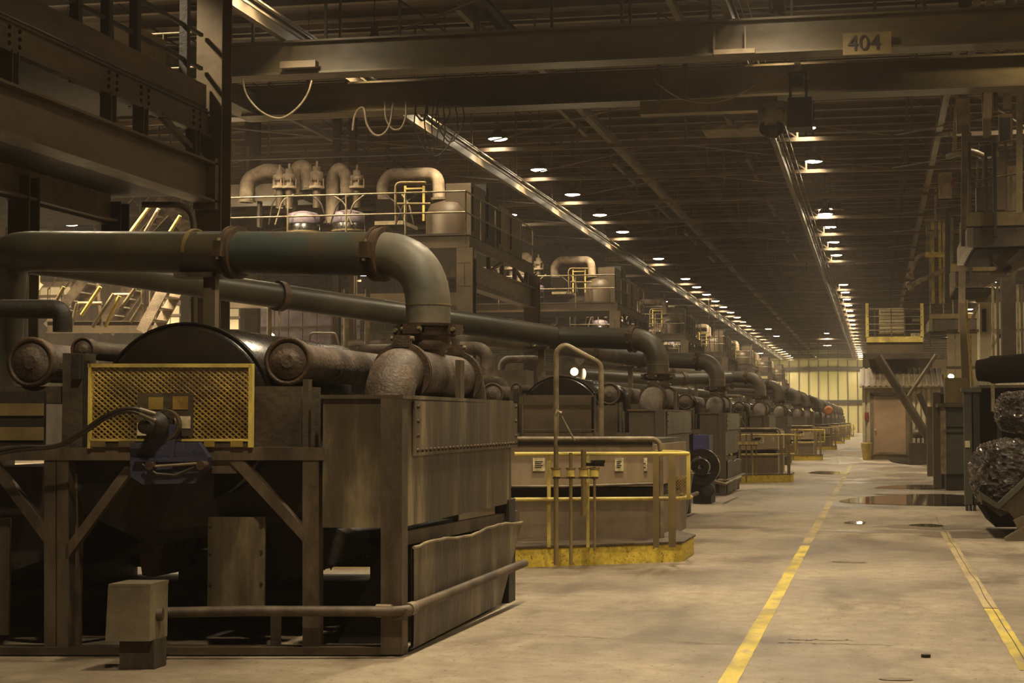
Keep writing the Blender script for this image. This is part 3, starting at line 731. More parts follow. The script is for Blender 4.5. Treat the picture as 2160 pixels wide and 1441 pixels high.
for a_, b_, lab in (((1010, 735), (1035, 800), 'small bent pipe stub rising left of the tan handrail'), ((30, 652), (140, 700), 'small dark bent pipe at the left edge under the thick pipe')):
    h_ = 25 if a_[0] > 500 else 13.2
    o = B().tube(bend([W(a_[0] - 40, a_[1], h=h_), W(b_[0] - 8, a_[1], h=h_), W(b_[0] - 8, b_[1], h=h_)], .22, 8), .10 if h_ > 20 else .075, 16).build('bent_pipe', M['elbow' if h_ > 20 else 'dark']); tag(o, lab, 'pipe')

# ================================================================== launder platforms with yellow rails
def platform():
    p = [W(1085, 1198, Z=0), W(1438, 1185, Z=0), W(1464, 1168, Z=0)]
    t = thing('launder_platform', 'nearest launder tank platform with yellow rails and pitted yellow kerb', 'platform', (p[0] + p[1]) / 2, 'launder platforms with yellow rails')
    plan = [V((p[0].x - 3, p[0].y - .5, 0)), p[0], p[1], p[2], V((p[2].x - .5, p[2].y + 1.2, 0)), V((p[0].x - 3, p[2].y + 1.2, 0))]
    B().prism(plan, V((0, 0, .19))).build('kerb', M['yeldirt'], t)
    cx = sum((q.x for q in plan)) / 6; cy = sum((q.y for q in plan)) / 6
    B().prism([V((cx + (q.x - cx) * 1.01, cy + (q.y - cy) * 1.01, .195)) for q in plan], V((0, 0, .02))).build('deck', M['frame'], t)
    H = 18.9
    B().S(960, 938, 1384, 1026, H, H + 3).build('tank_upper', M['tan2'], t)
    B().S(960, 1030, 1378, 1052, H + .15, H + 2.8).build('tank_gap', M['dark'], t)
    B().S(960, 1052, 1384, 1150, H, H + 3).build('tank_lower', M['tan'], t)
    B().tube([W(960, 1026, h=H - .03), W(1200, 1026, h=H - .03), W(1384, 1020, h=H - .03)], .016, 8).tube([W(960, 1053, h=H - .03), W(1384, 1052, h=H - .03)], .014, 8).build('tank_hoop', M['rail'], t)
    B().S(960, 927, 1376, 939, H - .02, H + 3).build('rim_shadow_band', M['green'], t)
    B().tube(bend([W(960, 926, h=H - .06), W(1393, 926, h=H - .06), W(1396, 1142, h=H - .06)], .12, 6), .028, 8).build('rim_tube', M['rail'], t)
    # rails
    r = .021; h1 = 17.55
    a = W(1085, 958, h=h1); b_ = W(1452, 952, h=h1 + .2); c = V((b_.x - .18, b_.y + .9, 0)); e_ = V((b_.x - .9, b_.y + 1.3, 0)); z1 = a.z
    for pt in (a, b_, c, e_): pt.z = z1
    tr_ = B().tube([a, b_, c, e_], r, 10).build('top_rail', M['yellow'], t)
    z2 = W(1200, 1054, h=h1).z
    B().tube(bend([(a.x, a.y, z2), (b_.x - .12, b_.y, z2), (b_.x, b_.y + .3, z2), (c.x, c.y, z2)], .1), r, 10).build('mid_rail', M['yellow'], t)
    for px, wd in ((1158, .035), (1240, .03), (1384, .06), (1418, .075)):
        q = W(px, 1100, h=h1 + .08); B().bar((q.x, q.y, .2), (q.x, q.y, z1), wd, .02).build('rail_post', M['yeldull' if wd > .05 else 'yellow'], t)
    for q in (b_,): B().bar((q.x, q.y, z2), (q.x, q.y, z1), .04, .02).build('rail_post', M['yellow'], t)
    # small expanded-metal panel
    o = B(); q = W(1408, 1044, h=h1 + .3); q2 = W(1452, 1044, h=h1 + .3); n = 7; hh = .2; ww = q2.x - q.x
    for i in range(-n, n):
        x0 = max(0, i / n); x1 = min(1, (i + n) / n)
        z0_, z1_ = (x0 - i / n), (x1 - i / n)
        o.bar(q + V((x0 * ww, 0, z0_ * hh)), q + V((x1 * ww, 0, z1_ * hh)), .006, .006); o.bar(q + V((x0 * ww, 0.008, (1 - z0_) * hh)), q + V((x1 * ww, 0.008, (1 - z1_) * hh)), .006, .006)
    o.build('mesh_panel', M['yelmesh'], t, kind='stuff')
    # signs
    for x0, x1 in ((1124, 1149), (1297, 1315), (1358, 1365)):
        s = B().S(x0, 966, x1, 994, H - .025, H - .015).build('notice', M['white'], t)
        b = B()
        for k in range(4): b.S(x0 + 4, 973 + k * 4, x1 - 4 - (k % 2) * 3, 975 + k * 4, H - .028, H - .025)
        b.build('print_lines', M['ink'], s)
    # probe stands
    for px, top, bot, wd in ((1173, 940, 1192, .05), (1204, 955, 1192, .035), (1231, 948, 1088, .055), (1254, 985, 1162, .028)):
        q = W(px, 1000, h=h1 - .15); zt = W(px, top, h=h1 - .15).z; zb = max(.0, W(px, bot, h=h1 - .15).z)
        s = B().cyl((q.x, q.y, zb), (q.x, q.y, zt), wd * .5, 10).build('probe_pipe', M['yeldull'], t)
        zc = W(px, 998, h=h1 - .15).z
        B().cyl((q.x, q.y, zc - .035), (q.x, q.y, zc + .04), .045, 12).build('socket', M['yellow'], s)
        B().cyl((q.x, q.y, zc + .04), (q.x, q.y, zc + .055), .055, 12).build('socket_flange', M['yeldull'], s)
    q = W(1254, 980, h=h1 - .15); B().bar(q - V((.1, 0, 0)), q + V((.1, 0, 0)), .05, .035).bar(q - V((.03, .03, -.03)), q + V((.1, .03, .03)), .03, .03).build('valve_handle', M['black'], t)
    B().bar(W(1166, 1008, h=h1 - .1), W(1262, 1008, h=h1 - .1), .03, .02).build('probe_bracket', M['yeldull'], t)
    q = W(1172, 940, h=h1 - .1); B().tube([q, W(1172, 880, h=h1 - .1), W(1176, 868, h=h1 - .1), W(1184, 872, h=h1 - .1)], .02, 8).build('lance', M['rail'], t)
    B().tube([W(1184, 878, h=h1), W(1212, 930, h=h1)], .012, 6).build('lance_rod', M['rail'], t)
    return t
pf = platform()
for i, dy in enumerate((24, 48, 72, 96, 120, 144)):
    dup(pf, (0, dy, 0), '%s launder platform with yellow rails along the aisle' % nth(i + 1))
o = B().tube(bend([W(1173, 935, h=20), W(1173, 742, h=20), W(1190, 726, h=20), W(1268, 768, h=20), W(1268, 930, h=20)], .12, 5), .032, 10).build('bent_handrail', M['rail'])
tag(o, 'tan bent pipe handrail standing over the nearest launder tank', 'handrail')
# black hooped hood beside the second separator
t = thing('rubber_hose_coil', 'shiny black ribbed hose hood between second separator drum and its tank', 'hose', W(1290, 915, h=25.5))
for k in range(5):
    c = W(1290, 850, h=25 + k * .14)
    B().tube([c + V((.23 * math.cos(a * PI / 10), 0, .23 * math.sin(a * PI / 10))) for a in range(11)], .055, 10).build('hoop', M['gloss'], t)
    B().cyl(c + V((.23, 0, 0)), c + V((.23, 0, -.5)), .055, 10).cyl(c + V((-.23, 0, 0)), c + V((-.23, 0, -.5)), .055, 10).build('hoop_leg', M['gloss'], t)
for i, dy in enumerate((10.1, 24)): dup(t, (0, dy, 0), 'shiny black ribbed hose hood at the %s separator drum' % ('third', 'fourth')[i])
# blue cabinet and reel before the third separator
o = B().S(1462, 918, 1496, 962, 31.5, 32.2).build('blue_cabinet', M['bluecab']); o['x'] = 0; del o['x']
t = thing('pump_skid', 'blue-topped pump skid with black hose reel before the third separator', 'pump', W(1480, 1060, h=31))
o.parent = t; o.location = o.location - t.location
c = W(1480, 985, h=30.8)
B().ring(c, YH, .20, .22, .13, 24).ring(c, YH, .05, .3, .1, 16).build('hose_reel', M['gloss'], t)
B().S(1462, 1000, 1500, 1062, 31, 31.8).build('pump_body', M['dark'], t)
B().lathe(W(1492, 1035, h=30.7), YH, [(0, .05), (0, .12), (.3, .12), (.3, .05)], 14).build('pump_motor', M['dark'], t)
B().tube([W(1500, 1015, h=30.8), W(1530, 1022, h=31), W(1562, 1006, h=34)], .03, 8).build('delivery_pipe', M['rail'], t)

# ================================================================== mezzanines left of the aisle
def SYb(b, x0, y0, x1, y1, Ya, Yb):
    a = W(x0, y1, Y=Ya); c = W(x1, y0, Y=Ya); z0 = W((x0 + x1) / 2, y1, Y=Ya).z; z1 = W((x0 + x1) / 2, y0, Y=Ya).z
    return b.box(a.x, c.x, Ya, Yb, z0, z1)
B.SY = SYb
XG, ZT, ZB = -9.6, 1.5 + 3.79, 1.5 + 3.20
DZ = 1.5 + 4.45
def PY(px, py, Y): return W(px, py, Y=Y)
def railing(t, a, b_, z0, hgt=1.07, n=3, m='rail', r=.022):
    a = V((a[0], a[1], z0)); b_ = V((b_[0], b_[1], z0)); up = V((0, 0, hgt))
    B().tube([a + up, b_ + up], r, 8).build('top_rail', M[m], t); B().tube([a + up * .53, b_ + up * .53], r, 8).build('mid_rail', M[m], t)
    for k in range(n + 1):
        q = a.lerp(b_, k / n); B().tube([q - V((0, 0, .2)), q + up], r, 8).build('rail_post', M[m], t)
def mezz():
    Ya, Yb, X0 = 39.7, 47.9, -16.2
    t = thing('mezzanine', 'nearest full mezzanine block with valves, pipes and pale railing on top', 'mezzanine', (XG, Ya, 0), 'mezzanine blocks left of the aisle')
    B().box(X0, XG, Ya, Yb, DZ, DZ + .06).build('deck', M['dark'], t)
    B().ibeam((X0, Ya, DZ - .13), (XG + .1, Ya, DZ - .13), .12, .32).build('front_beam', M['girder'], t)
    B().ibeam((XG, Ya - .1, (ZT + ZB) / 2), (XG, Yb, (ZT + ZB) / 2), .3, ZT - ZB, .03).build('girder', M['girder'], t)
    B().ibeam((XG + .02, Ya, DZ - .15), (XG + .02, Yb, DZ - .15), .1, .28).build('edge_beam', M['girder'], t)
    for xx, yy in ((XG, Ya + .1), (XG, Yb - .1), (X0, Ya + .1)):
        B().ibeam((xx, yy, 0), (xx, yy, DZ - .3), .4, .4, .025, (0, 1, 0)).build('column', M['girder'], t)
    for k in range(5): B().bar((XG, Ya + .9 + k * 1.6, ZT), (XG, Ya + .9 + k * 1.6, DZ - .28), .1, .14).build('stub_post', M['girder'], t)
    B().bar((XG, Ya + 2.5, ZT), (XG, Ya + 4.1, DZ - .3), .07, .07).bar((XG, Ya + 7.3, ZT), (XG, Ya + 5.7, DZ - .3), .07, .07).build('side_brace', M['girder'], t)
    railing(t, (X0 + .6, Ya), (XG, Ya), DZ, n=4)
    railing(t, (XG, Ya), (XG, Yb), DZ, n=5, m='girder')
    B().box(X0, XG - .3, Ya + .9, Ya + 1.1, 3.0, 3.25).box(X0, XG, Ya + .2, Ya + .5, 4.3, 4.6).build('cross_beam', M['girder'], t)
    # things on the near mezzanine: returned to be repeated
    out = [t]
    def T(name, lab, cat, px, py, grp):
        q = thing(name, lab, cat, W(px, py, Y=Ya + 1.5), grp); out.append(q); return q
    Y_ = Ya + 1.4
    g = 'plant on the mezzanine decks'
    q = T('duct_box', 'wide tan duct box behind the railing at the left', 'duct', 520, 470, g)
    B().SY(452, 388, 640, 424, Y_ + 1.0, Y_ + 2.0).build('duct', M['beige'], q)
    for px in (470, 545, 620): B().SY(px - 3, 424, px + 3, 478, Y_ + 1.1, Y_ + 1.3).build('duct_leg', M['girder'], q)
    for px, lab in ((640, 'lavender-topped black process drum left of middle'), (735, 'lavender-topped black process drum right of middle')):
        q = T('process_drum', lab, 'drum', px, 474, g); c = W(px, 474, Y=Y_ + .4); c.z = DZ + .06
        B().lathe(c, (0, 0, 1), [(0, .36), (.05, .42), (.50, .42), (.52, .40)], 24).build('drum_body', M['black'], q)
        B().lathe(c, (0, 0, 1), [(.52, .40), (.54, .42), (.76, .42), (.80, .36), (.86, .12)], 24).build('drum_top', M['lav'], q)
        B().lathe(c, (0, 0, 1), [(.30, .43), (.34, .43)], 24).build('drum_band', M['yeldull'], q)
    for px, top, lab in ((590, 352, 'small dusty valve head furthest left'), (668, 345, 'tallest dusty valve head in the middle'), (753, 353, 'dusty valve head right of the arched pipe'), (610, 350, 'dusty valve head beside the vertical elbow')):
        q = T('valve', lab, 'valve', px, 400, g); c = W(px, 398, Y=Y_ + .5); zt = W(px, top, Y=Y_ + .5).z
        B().lathe(c, (0, 0, 1), [(0, .20), (.06, .20), (.06, .11), (.20, .11), (.20, .17), (zt - c.z - .22, .17), (zt - c.z - .2, .1), (zt - c.z - .08, .1), (zt - c.z - .07, .03), (zt - c.z + .06, .03)], 14).build('valve_body', M['dust'], q)
        for k in range(6):
            an = k * PI / 3; B().cyl(c + V((.18 * math.cos(an), .18 * math.sin(an), .03)), c + V((.18 * math.cos(an), .18 * math.sin(an), .25)), .016, 6).build('bolt', M['dust'], q)
        B().cyl(c - V((0, 0, .5)), c, .1, 10).build('valve_pipe', M['girder'], q)
    for pts, r, lab in (([(520, 425), (522, 378), (560, 360), (592, 362), (594, 410)], .19, 'fat dusty curved duct at the left end'),
                        ([(626, 410), (626, 352), (645, 350), (648, 400)], .17, 'dusty upright elbow pipe between valves'),
                        ([(700, 470), (702, 372), (716, 352), (730, 372), (732, 410)], .17, 'dusty arched pipe right of the tallest valve'),
                        ([(812, 440), (806, 392), (822, 368), (924, 366), (926, 420)], .16, 'long horizontal tan pipe at the right')):
        q = T('process_pipe', lab, 'pipe', pts[0][0], 470, g); P_ = [W(x, y_, Y=Y_ + .9) for x, y_ in pts]
        B().tube(bend(P_, .3, 6), r, 16).build('pipe', M['dust'], q)
        for k in (0, -1): B().ring(P_[k], P_[1] - P_[0] if k == 0 else P_[-1] - P_[-2], r, .06, .05, 16).build('flange', M['rail'], q)
    q = T('access_gate', 'yellow tubular gate loops at the right end', 'gate', 860, 470, g)
    B().tube(bend([W(835, 470, Y=Ya + .2), W(834, 385, Y=Ya + .2), W(898, 385, Y=Ya + .2)], .15), .03, 8).tube([W(838, 430, Y=Ya + .2), W(908, 430, Y=Ya + .2)], .03, 8).build('gate_loop', M['yeldull'], q)
    for px in (854, 893): B().SY(px - 2, 392, px + 2, 466, Ya + .9, Ya + .96).build('gate_post', M['yellow'], q)
    B().SY(854, 396, 894, 399, Ya + .9, Ya + .96).build('gate_bar', M['yellow'], q)
    q = T('receiver_tank', 'brown upright receiver tank at the deck corner', 'tank', 955, 470, g); c = W(950, 474, Y=Ya + 2.0); c.z = DZ + .06
    B().lathe(c, (0, 0, 1), [(0, .62), (.7, .62), (.95, .5), (1.05, .2)], 24).build('tank_shell', M['girder'], q)
    q = T('black_hopper', 'black bin between the gate and the drums', 'hopper', 800, 474, g)
    B().SY(792, 420, 838, 466, Y_ + .3, Y_ + 1.3).build('bin', M['matte'], q); B().SY(790, 466, 850, 474, Y_, Y_ + 1.4).build('bin_base', M['rail'], q)
    q = T('hose_bundle', 'cluster of thin drooping hoses in front of the drums', 'hose', 700, 470, g)
    for k in range(9):
        px = 575 + k * 38 + random.random() * 16; d_ = random.choice((-1, 1)) * (10 + random.random() * 20)
        B().tube(bend([W(px, 410, Y=Y_ - .3), W(px + d_, 440 - random.random() * 20, Y=Y_ - .3), W(px + d_ * 1.6, 474, Y=Y_ - .3)], .4, 4), .02, 6).build('hose', M['palecable' if k % 2 else 'cable'], q)
    q = T('equipment_cabinet', 'row of tall dark cabinets and yellow panel facing the aisle', 'cabinet', 1030, 470, g)
    for k, (ya, yb, z1, mm) in enumerate(((Ya + 1.6, Ya + 3.2, 1.5, 'girder'), (Ya + 3.3, Ya + 4.6, 1.7, 'dark'), (Ya + 4.8, Ya + 6.1, 1.35, 'yeldull'), (Ya + 6.2, Ya + 7.9, 1.3, 'girder'))):
        B().box(XG - .9, XG - .25, ya, yb, DZ + .06, DZ + z1).build('cabinet_bay', M[mm], q)
        B().box(XG - .25, XG - .23, ya + .1, ya + .18, DZ + .3, DZ + z1 - .1).build('door_strip', M['matte'], q)
    # lower level clutter under the deck
    q = thing('lower_plant', 'dark pumps and pipework under the deck', 'pump', (XG - 3, Ya + 3, 0), g); out.append(q)
    for k in range(4):
        x = X0 + 1 + k * 1.3; hh = 1.2 + random.random() * 1.6
        B().box(x, x + .8, Ya + 3, Ya + 4.2, 0, hh).build('pump_body', M['girder'], q)
        B().tube(bend([(x + .4, Ya + 2.8, hh), (x + .4, Ya + 2.8, hh + 1.0), (x + 1.5, Ya + 2.8, hh + 1.0)], .25), .1, 10).build('pump_pipe', M['elbow'], q)
    return out
mz = mezz()
for i in range(1, 7):
    for o in mz:
        if i > 3 and o.name.split('.')[0] in ('valve', 'hose_bundle', 'lower_plant'): continue
        c = dup(o, (0, 24 * i, 0))
        c['label'] = ('%s mezzanine block left of the aisle, with railing' % nth(i)) if o is mz[0] else o['label'] + ' of the %s deck' % nth(i)
for o in mz[1:]: o['label'] = o['label'] + ' of the nearest deck'

# near steel mezzanine at the upper left
t = thing('steel_mezzanine', 'dark steel mezzanine with deep I-beams at the upper left', 'mezzanine', (XG, 16, 0))
B().ibeam((XG, 9, (ZT + ZB) / 2), (XG, 23.5, (ZT + ZB) / 2), .34, ZT - ZB, .035).build('girder', M['girder'], t)
B().ibeam((XG, 23.75, 0), (XG, 23.75, 12), .40, .40, .03, (0, 1, 0)).build('column', M['girder'], t)
B().box(XG - .17, XG + .17, 23.4, 23.52, ZB - .1, ZT + .06).build('end_plate', M['girder'], t)
B().ibeam((XG, 9, 1.5 + 4.36), (XG, 23.5, 1.5 + 4.36), .12, .36, .02).build('edge_beam', M['girder'], t)
B().box(XG - .05, XG - .02, 9, 23.5, 1.5 + 4.62, 1.5 + 4.95).build('toe_plate', M['girder'], t)
B().box(XG - 7, XG, 9, 23.5, 1.5 + 4.54, 1.5 + 4.6).build('deck', M['dark'], t)
for py_, px_ in ((370, 28), (200, 237), (230, 305), (280, 415)):
    yy = W(px_, 300, X=XG + .06).y; B().ibeam((XG, yy, ZT), (XG, yy, 1.5 + 4.2), .16, .16, .015, (0, 1, 0)).build('stub_post', M['girder'], t)
    b = B()
    for i_ in range(2):
        for j_ in range(3): b.cyl((XG + .07, yy - .12 + .24 * i_, 1.5 + 4.27 + .09 * j_), (XG + .05, yy - .12 + .24 * i_, 1.5 + 4.27 + .09 * j_), .026, 6)
    b.build('bolts', M['matte'], t, kind='stuff')
b = B()
yy = W(340, 215, X=XG).y; b.bar((XG, yy, 1.5 + 4.2), (XG, 23.4, ZT), .08, .08).build('side_brace', M['girder'], t)
for px_ in (160, 225, 285, 390):
    yy = W(px_, 60, X=XG - .1).y; B().bar((XG - .1, yy, 1.5 + 4.2), (XG - .1, yy, 9.6), .12, .12).build('upper_post', M['dark'], t)
B().bar((XG - .1, 9, 1.5 + 5.7), (XG - .1, 23.5, 1.5 + 5.7), .05, .05).bar((XG - .1, 9, 1.5 + 5.2), (XG - .1, 23.5, 1.5 + 5.2), .05, .05).build('side_rail', M['dark'], t)
for z_ in (5.80, 5.27): B().tube([W(262, 54, Y=23.7).to_2d().to_3d() + V((0, 0, 1.5 + z_)), V((XG, 23.7, 1.5 + z_))], .018, 8).build('end_rail', M['rail'], t)
for px_ in (301, 345): q = W(px_, 60, Y=23.7); B().tube([(q.x, q.y, 1.5 + 4.6), (q.x, q.y, 1.5 + 5.8)], .016, 6).build('rail_post', M['girder'], t)
X2 = -10.9
B().ibeam((X2, 12, 1.5 + 3.14), (X2, 23.0, 1.5 + 3.14), .26, .48, .03).build('lower_beam', M['beige'], t)  # lighter steel than the girders, in place of light falling on it
B().ibeam((X2, 23.2, 3.7), (X2, 23.2, ZB), .3, .3, .02, (0, 1, 0)).build('lower_column', M['dark'], t)
q = W(52, 350, X=X2); B().ibeam((X2, q.y, 2.4), (X2, q.y, ZB), .3, .3, .03, (0, 1, 0)).build('hanger_post', M['girder'], t)
B().box(X2 - 6, X2, 9, 23, 1.5 + 2.86, 1.5 + 2.9).build('lower_deck', M['dark'], t)
B().box(XG - 6, XG - .2, 9, 23.4, ZB + .1, ZB + .16).build('mid_deck', M['dark'], t)
q = B().SY(160, 46, 236, 128, 21.8, 23).build('yellow_cabinet', M['yeldull']); tag(q, 'dull yellow cabinet on the upper left deck, left half', 'cabinet')
q = B().SY(240, 48, 276, 128, 21.8, 23).build('yellow_cabinet', M['yeldull']); tag(q, 'dull yellow cabinet on the upper left deck, right half', 'cabinet')
q = B().tube(bend([W(300, 432, h=24), W(408, 432, h=24), W(410, 700, h=24)], .3), .045, 10).build('conduit', M['girder']); tag(q, 'bent conduit under the upper left mezzanine beside the column', 'conduit')
for px_, lab in ((463, 'slim steel column behind the big upper left column'), (535, 'brown steel column rising left of the mezzanine valves'), (745, 'slim brown column rising behind the arched pipe'), (712, 'dim column beside the slim brown column')):
    q = W(px_, 300, Y=52); o = B().ibeam((q.x, 52, 0), (q.x, 52, ZR), .42 if px_ == 535 else .2, .3, .03, (0, 1, 0)).build('steel_column', M['girder']); tag(o, lab, 'column')
# dim upper left plant seen past the column
for k, (x0, y0, x1, y1, m_) in enumerate(((445, 225, 530, 229, 'girder'), (445, 246, 530, 249, 'girder'), (466, 290, 470, 372, 'yeldull'), (488, 300, 492, 330, 'yeldull'), (518, 308, 522, 380, 'yeldull'))):
    o = B().SY(x0, y0, x1, y1, 49, 49.15).build('frame_bar', M[m_]); tag(o, ('dim upper cross bar', 'dim lower cross bar', 'left yellow upright', 'short middle yellow upright', 'right yellow upright')[k] + ' seen past the big left column', 'bar')

# stairs and pale enclosures in the left bay
def stair(px0, py0, px1, py1, Y, wd, lab):
    a = W(px0, py0, Y=Y); b_ = W(px1, py1, Y=Y); t = thing('stairway', lab, 'stairs', a, 'stair flights in the left bay')
    for dy in (0, wd): B().bar(a + V((0, dy, 0)), b_ + V((0, dy, 0)), .06, .26).build('stringer', M['dust'], t)
    n = max(4, int((b_ - a).length / .28))
    for k in range(1, n):
        q = a.lerp(b_, k / n); B().box(q.x - .13, q.x + .13, Y + .05, Y + wd, q.z - .02, q.z + .02).build('tread', M['rail'], t)
    for dy in (0, wd):
        up = V((0, dy, 1.0)); B().tube([a + up, b_ + up], .022, 6).build('handrail', M['rail'], t)
        for k in range(4): q = a.lerp(b_, k / 3); B().tube([q + V((0, dy, 0)), q + up], .018, 6).build('baluster', M['rail'], t)
    return t
stair(-40, 720, 50, 590, 38, .8, 'leftmost stair flight seen under the thick pipe')
stair(100, 690, 200, 560, 42, .8, 'second stair flight from the left edge')
stair(205, 700, 290, 575, 44, .8, 'third stair flight from the left edge')
stair(298, 700, 350, 600, 37, .8, 'heavy stair flight just left of the big column')
stair(270, 500, 345, 420, 46, .8, 'upper stair flight above the thick pipe')
stair(345, 425, 400, 500, 46.5, .8, 'upper stair flight falling to the right above the thick pipe')
def enclosure(x0, y0, x1, y1, Y, lab, m='light_clad', n=4):
    t = thing('wall_enclosure' if 0 else 'enclosure', lab, 'enclosure', W((x0 + x1) / 2, y1, Y=Y))
    a = W(x0, y1, Y=Y); c = W(x1, y0, Y=Y); w_ = (c.x - a.x) / n
    for k in range(n): B().box(a.x + k * w_, a.x + (k + 1) * w_ - .03, Y, Y + .1, a.z, c.z).build('panel', M[m], t)
    B().box(a.x - .05, c.x + .05, Y - .05, Y, c.z - .06, c.z + .1).box(a.x - .05, c.x + .05, Y - .05, Y, (a.z + c.z) / 2 - .04, (a.z + c.z) / 2 + .04).build('rail_band', M['girder'], t)
    return t
enclosure(20, 600, 150, 650, 56, 'pale lit enclosure panels behind the leftmost stairs', n=6)
enclosure(340, 640, 380, 690, 56, 'small pale panels left of the pipe stand', n=2)
enclosure(458, 645, 505, 695, 56, 'small pale lit panels right of the pipe stand', n=2)
enclosure(150, 590, 330, 700, 60, 'tan enclosure behind the middle stairs', 'tan', 8)
enclosure(520, 620, 760, 760, 66, 'dim mauve enclosure behind the drum, under the sloping pipe', 'lav', 8)
enclosure(765, 590, 860, 700, 70, 'tan enclosure between the sloping pipe and the elbow', 'girder', 4)
enclosure(85, 500, 270, 520, 58, 'pale beam-like enclosure just under the lower deck', 'tan', 8)
enclosure(1130, 830, 1330, 900, 62, 'pale enclosure low behind the second separator', 'tan', 8)
enclosure(1020, 790, 1110, 860, 62, 'pale enclosure behind the first manifold', 'light_clad', 4)
o = B().ibeam(W(100, 690, Y=40), W(330, 690, Y=40), .2, .3).build('landing_beam', M['girder']); tag(o, 'landing beam at the foot of the stairs behind the nearest drum', 'beam')
for px_, lab in ((568, 'pale post left of the loop railing under the sloping pipe'), (730, 'slim pale post under the elbow, left one'), (882, 'pale post hidden partly by the big elbow'), (775, 'tan post left of the big elbow')):
    q = W(px_, 700, Y=36); o = B().tube([(q.x, 36, 0), (q.x, 36, 4.4)], .06, 8).build('pale_post', M['rail']); tag(o, lab, 'post')
o = B().tube(bend([W(652, 730, Y=30), W(654, 703, Y=30), W(708, 703, Y=30), W(716, 732, Y=30)], .08), .022, 8).build('loop_railing', M['rail']); tag(o, 'pale loop railing just right of the nearest drum', 'railing')
# random low machinery in the left bay, beyond the separators
kinds = ['squat dusty gearbox', 'brown pump casing', 'dusty motor', 'tan transfer box', 'rusty bearing block', 'round-topped vessel']
for k in range(22):
    Y_ = 22 + k * 5.2; x = -6.6 - random.random() * 1.8; hh = 1.2 + random.random() * 1.1
    t = thing('process_machine', '%s, %s in the line behind the separators' % (kinds[k % 6], nth(k)), 'machine', (x, Y_, 0), 'machines behind the separators')
    B().box(x - .5, x + .5, Y_, Y_ + 1.4, 0, hh).build('base', M['girder' if k % 2 else 'dust'], t)
    if k % 6 in (2, 5, 0): B().lathe((x, Y_ + .1, hh + .1), YH, [(0, .2), (0, .38), (1.1, .38), (1.1, .2)], 18).build('housing', M['dust'], t)
    else: B().box(x - .35, x + .3, Y_ + .2, Y_ + 1.1, hh, hh + .45).build('cover', M['beige'], t)
    B().tube(bend([(x + .6, Y_ + .4, hh * .5), (x + .6, Y_ + .4, hh + .7), (x - .3, Y_ + .4, hh + .7), (x - .3, Y_ + .4, hh + .2)], .2), .09, 10).build('pipe', M['elbow'], t)
# low work lamps
def work_lamp(px, py, h, lab, r=.07):
    c = W(px, py, h=h); t = thing('work_lamp', lab, 'lamp', c)
    B().lathe(c + V((0, .12, 0)), -YH, [(0, .03), (.02, r * 1.4), (.09, r * 1.5)], 12).build('lamp_hood', M['dome'], t)
    B().lathe(c, YH, [(-.03, r * .3), (-.02, r * .8), (0, r), (.03, r)], 12).build('bulb', M['work'], t)
    B().bar(c + V((0, .14, 0)), (c.x, c.y + .14, 0), .05, .05).build('lamp_post', M['girder'], t)
work_lamp(1211, 784, 46, 'glaring work lamp behind the second drum', .075)
work_lamp(586, 645, 52, 'work lamp under the sloping pipe', .10)
work_lamp(571, 711, 50, 'low work lamp right of the nearest drum', .08)
work_lamp(2098, 760, 52, 'work lamp above the black roll at the right', .09)
work_lamp(2006, 795, 56, 'work lamp over the yellowish box at the right', .07)
for k, (x_, y_) in enumerate(((-13.2, 38.6), (-15.8, 39.0), (-13.5, 63), (-13.5, 87), (-13.5, 111))):  # added lamps kept out of sight, they brighten the mezzanine decks
    q = dup(proto, V((x_, y_, 9.3)) - proto.location, 'added unseen fill lamp above the %s' % ('nearest mezzanine valves', 'left end of the nearest mezzanine', 'second mezzanine', 'third mezzanine', 'fourth mezzanine')[k]); q['group'] = 'added left bay lamps'
for k, (x_, y_) in enumerate(((5.0, 33), (5.0, 44))):  # added lamps out of frame that brighten the right-hand posts
    q = dup(proto, V((x_, y_, 11.0)) - proto.location, '%s added fill lamp outside the right edge over the raised platforms' % ('nearer', 'farther')[k]); q['group'] = 'added right-hand lamps behind the platforms'
for k, px in enumerate((60, 140, 225)):  # added hidden lamps that light the stairs from the front
    q = W(px, 300, Y=36); c = dup(proto, V((q.x, 36, 8.0)) - proto.location, '%s of three added fill lamps hidden above the near stairs' % ('left', 'middle', 'right')[k]); c['group'] = 'added left bay lamps'
for k, px in enumerate((70, 200, 480)):  # added low lamps that brighten the pale panels
    q = W(px, 300, Y=53.5); c = dup(proto, V((q.x, 53.5, 6.4)) - proto.location, '%s of three added low fill lamps close before the pale enclosure panels' % ('left', 'middle', 'right')[k]); c['group'] = 'added left bay lamps'
for k, (px, py) in enumerate(((60, 438), (150, 438), (235, 438), (820, 560))):  # lamps added to lift the dim left bay
    q = W(px, py, Y=52); dup(proto, V((q.x, 52, 8.0)) - proto.location, '%s of the added low left bay fill lamps from the left' % ('first', 'second', 'third', 'fourth')[k])

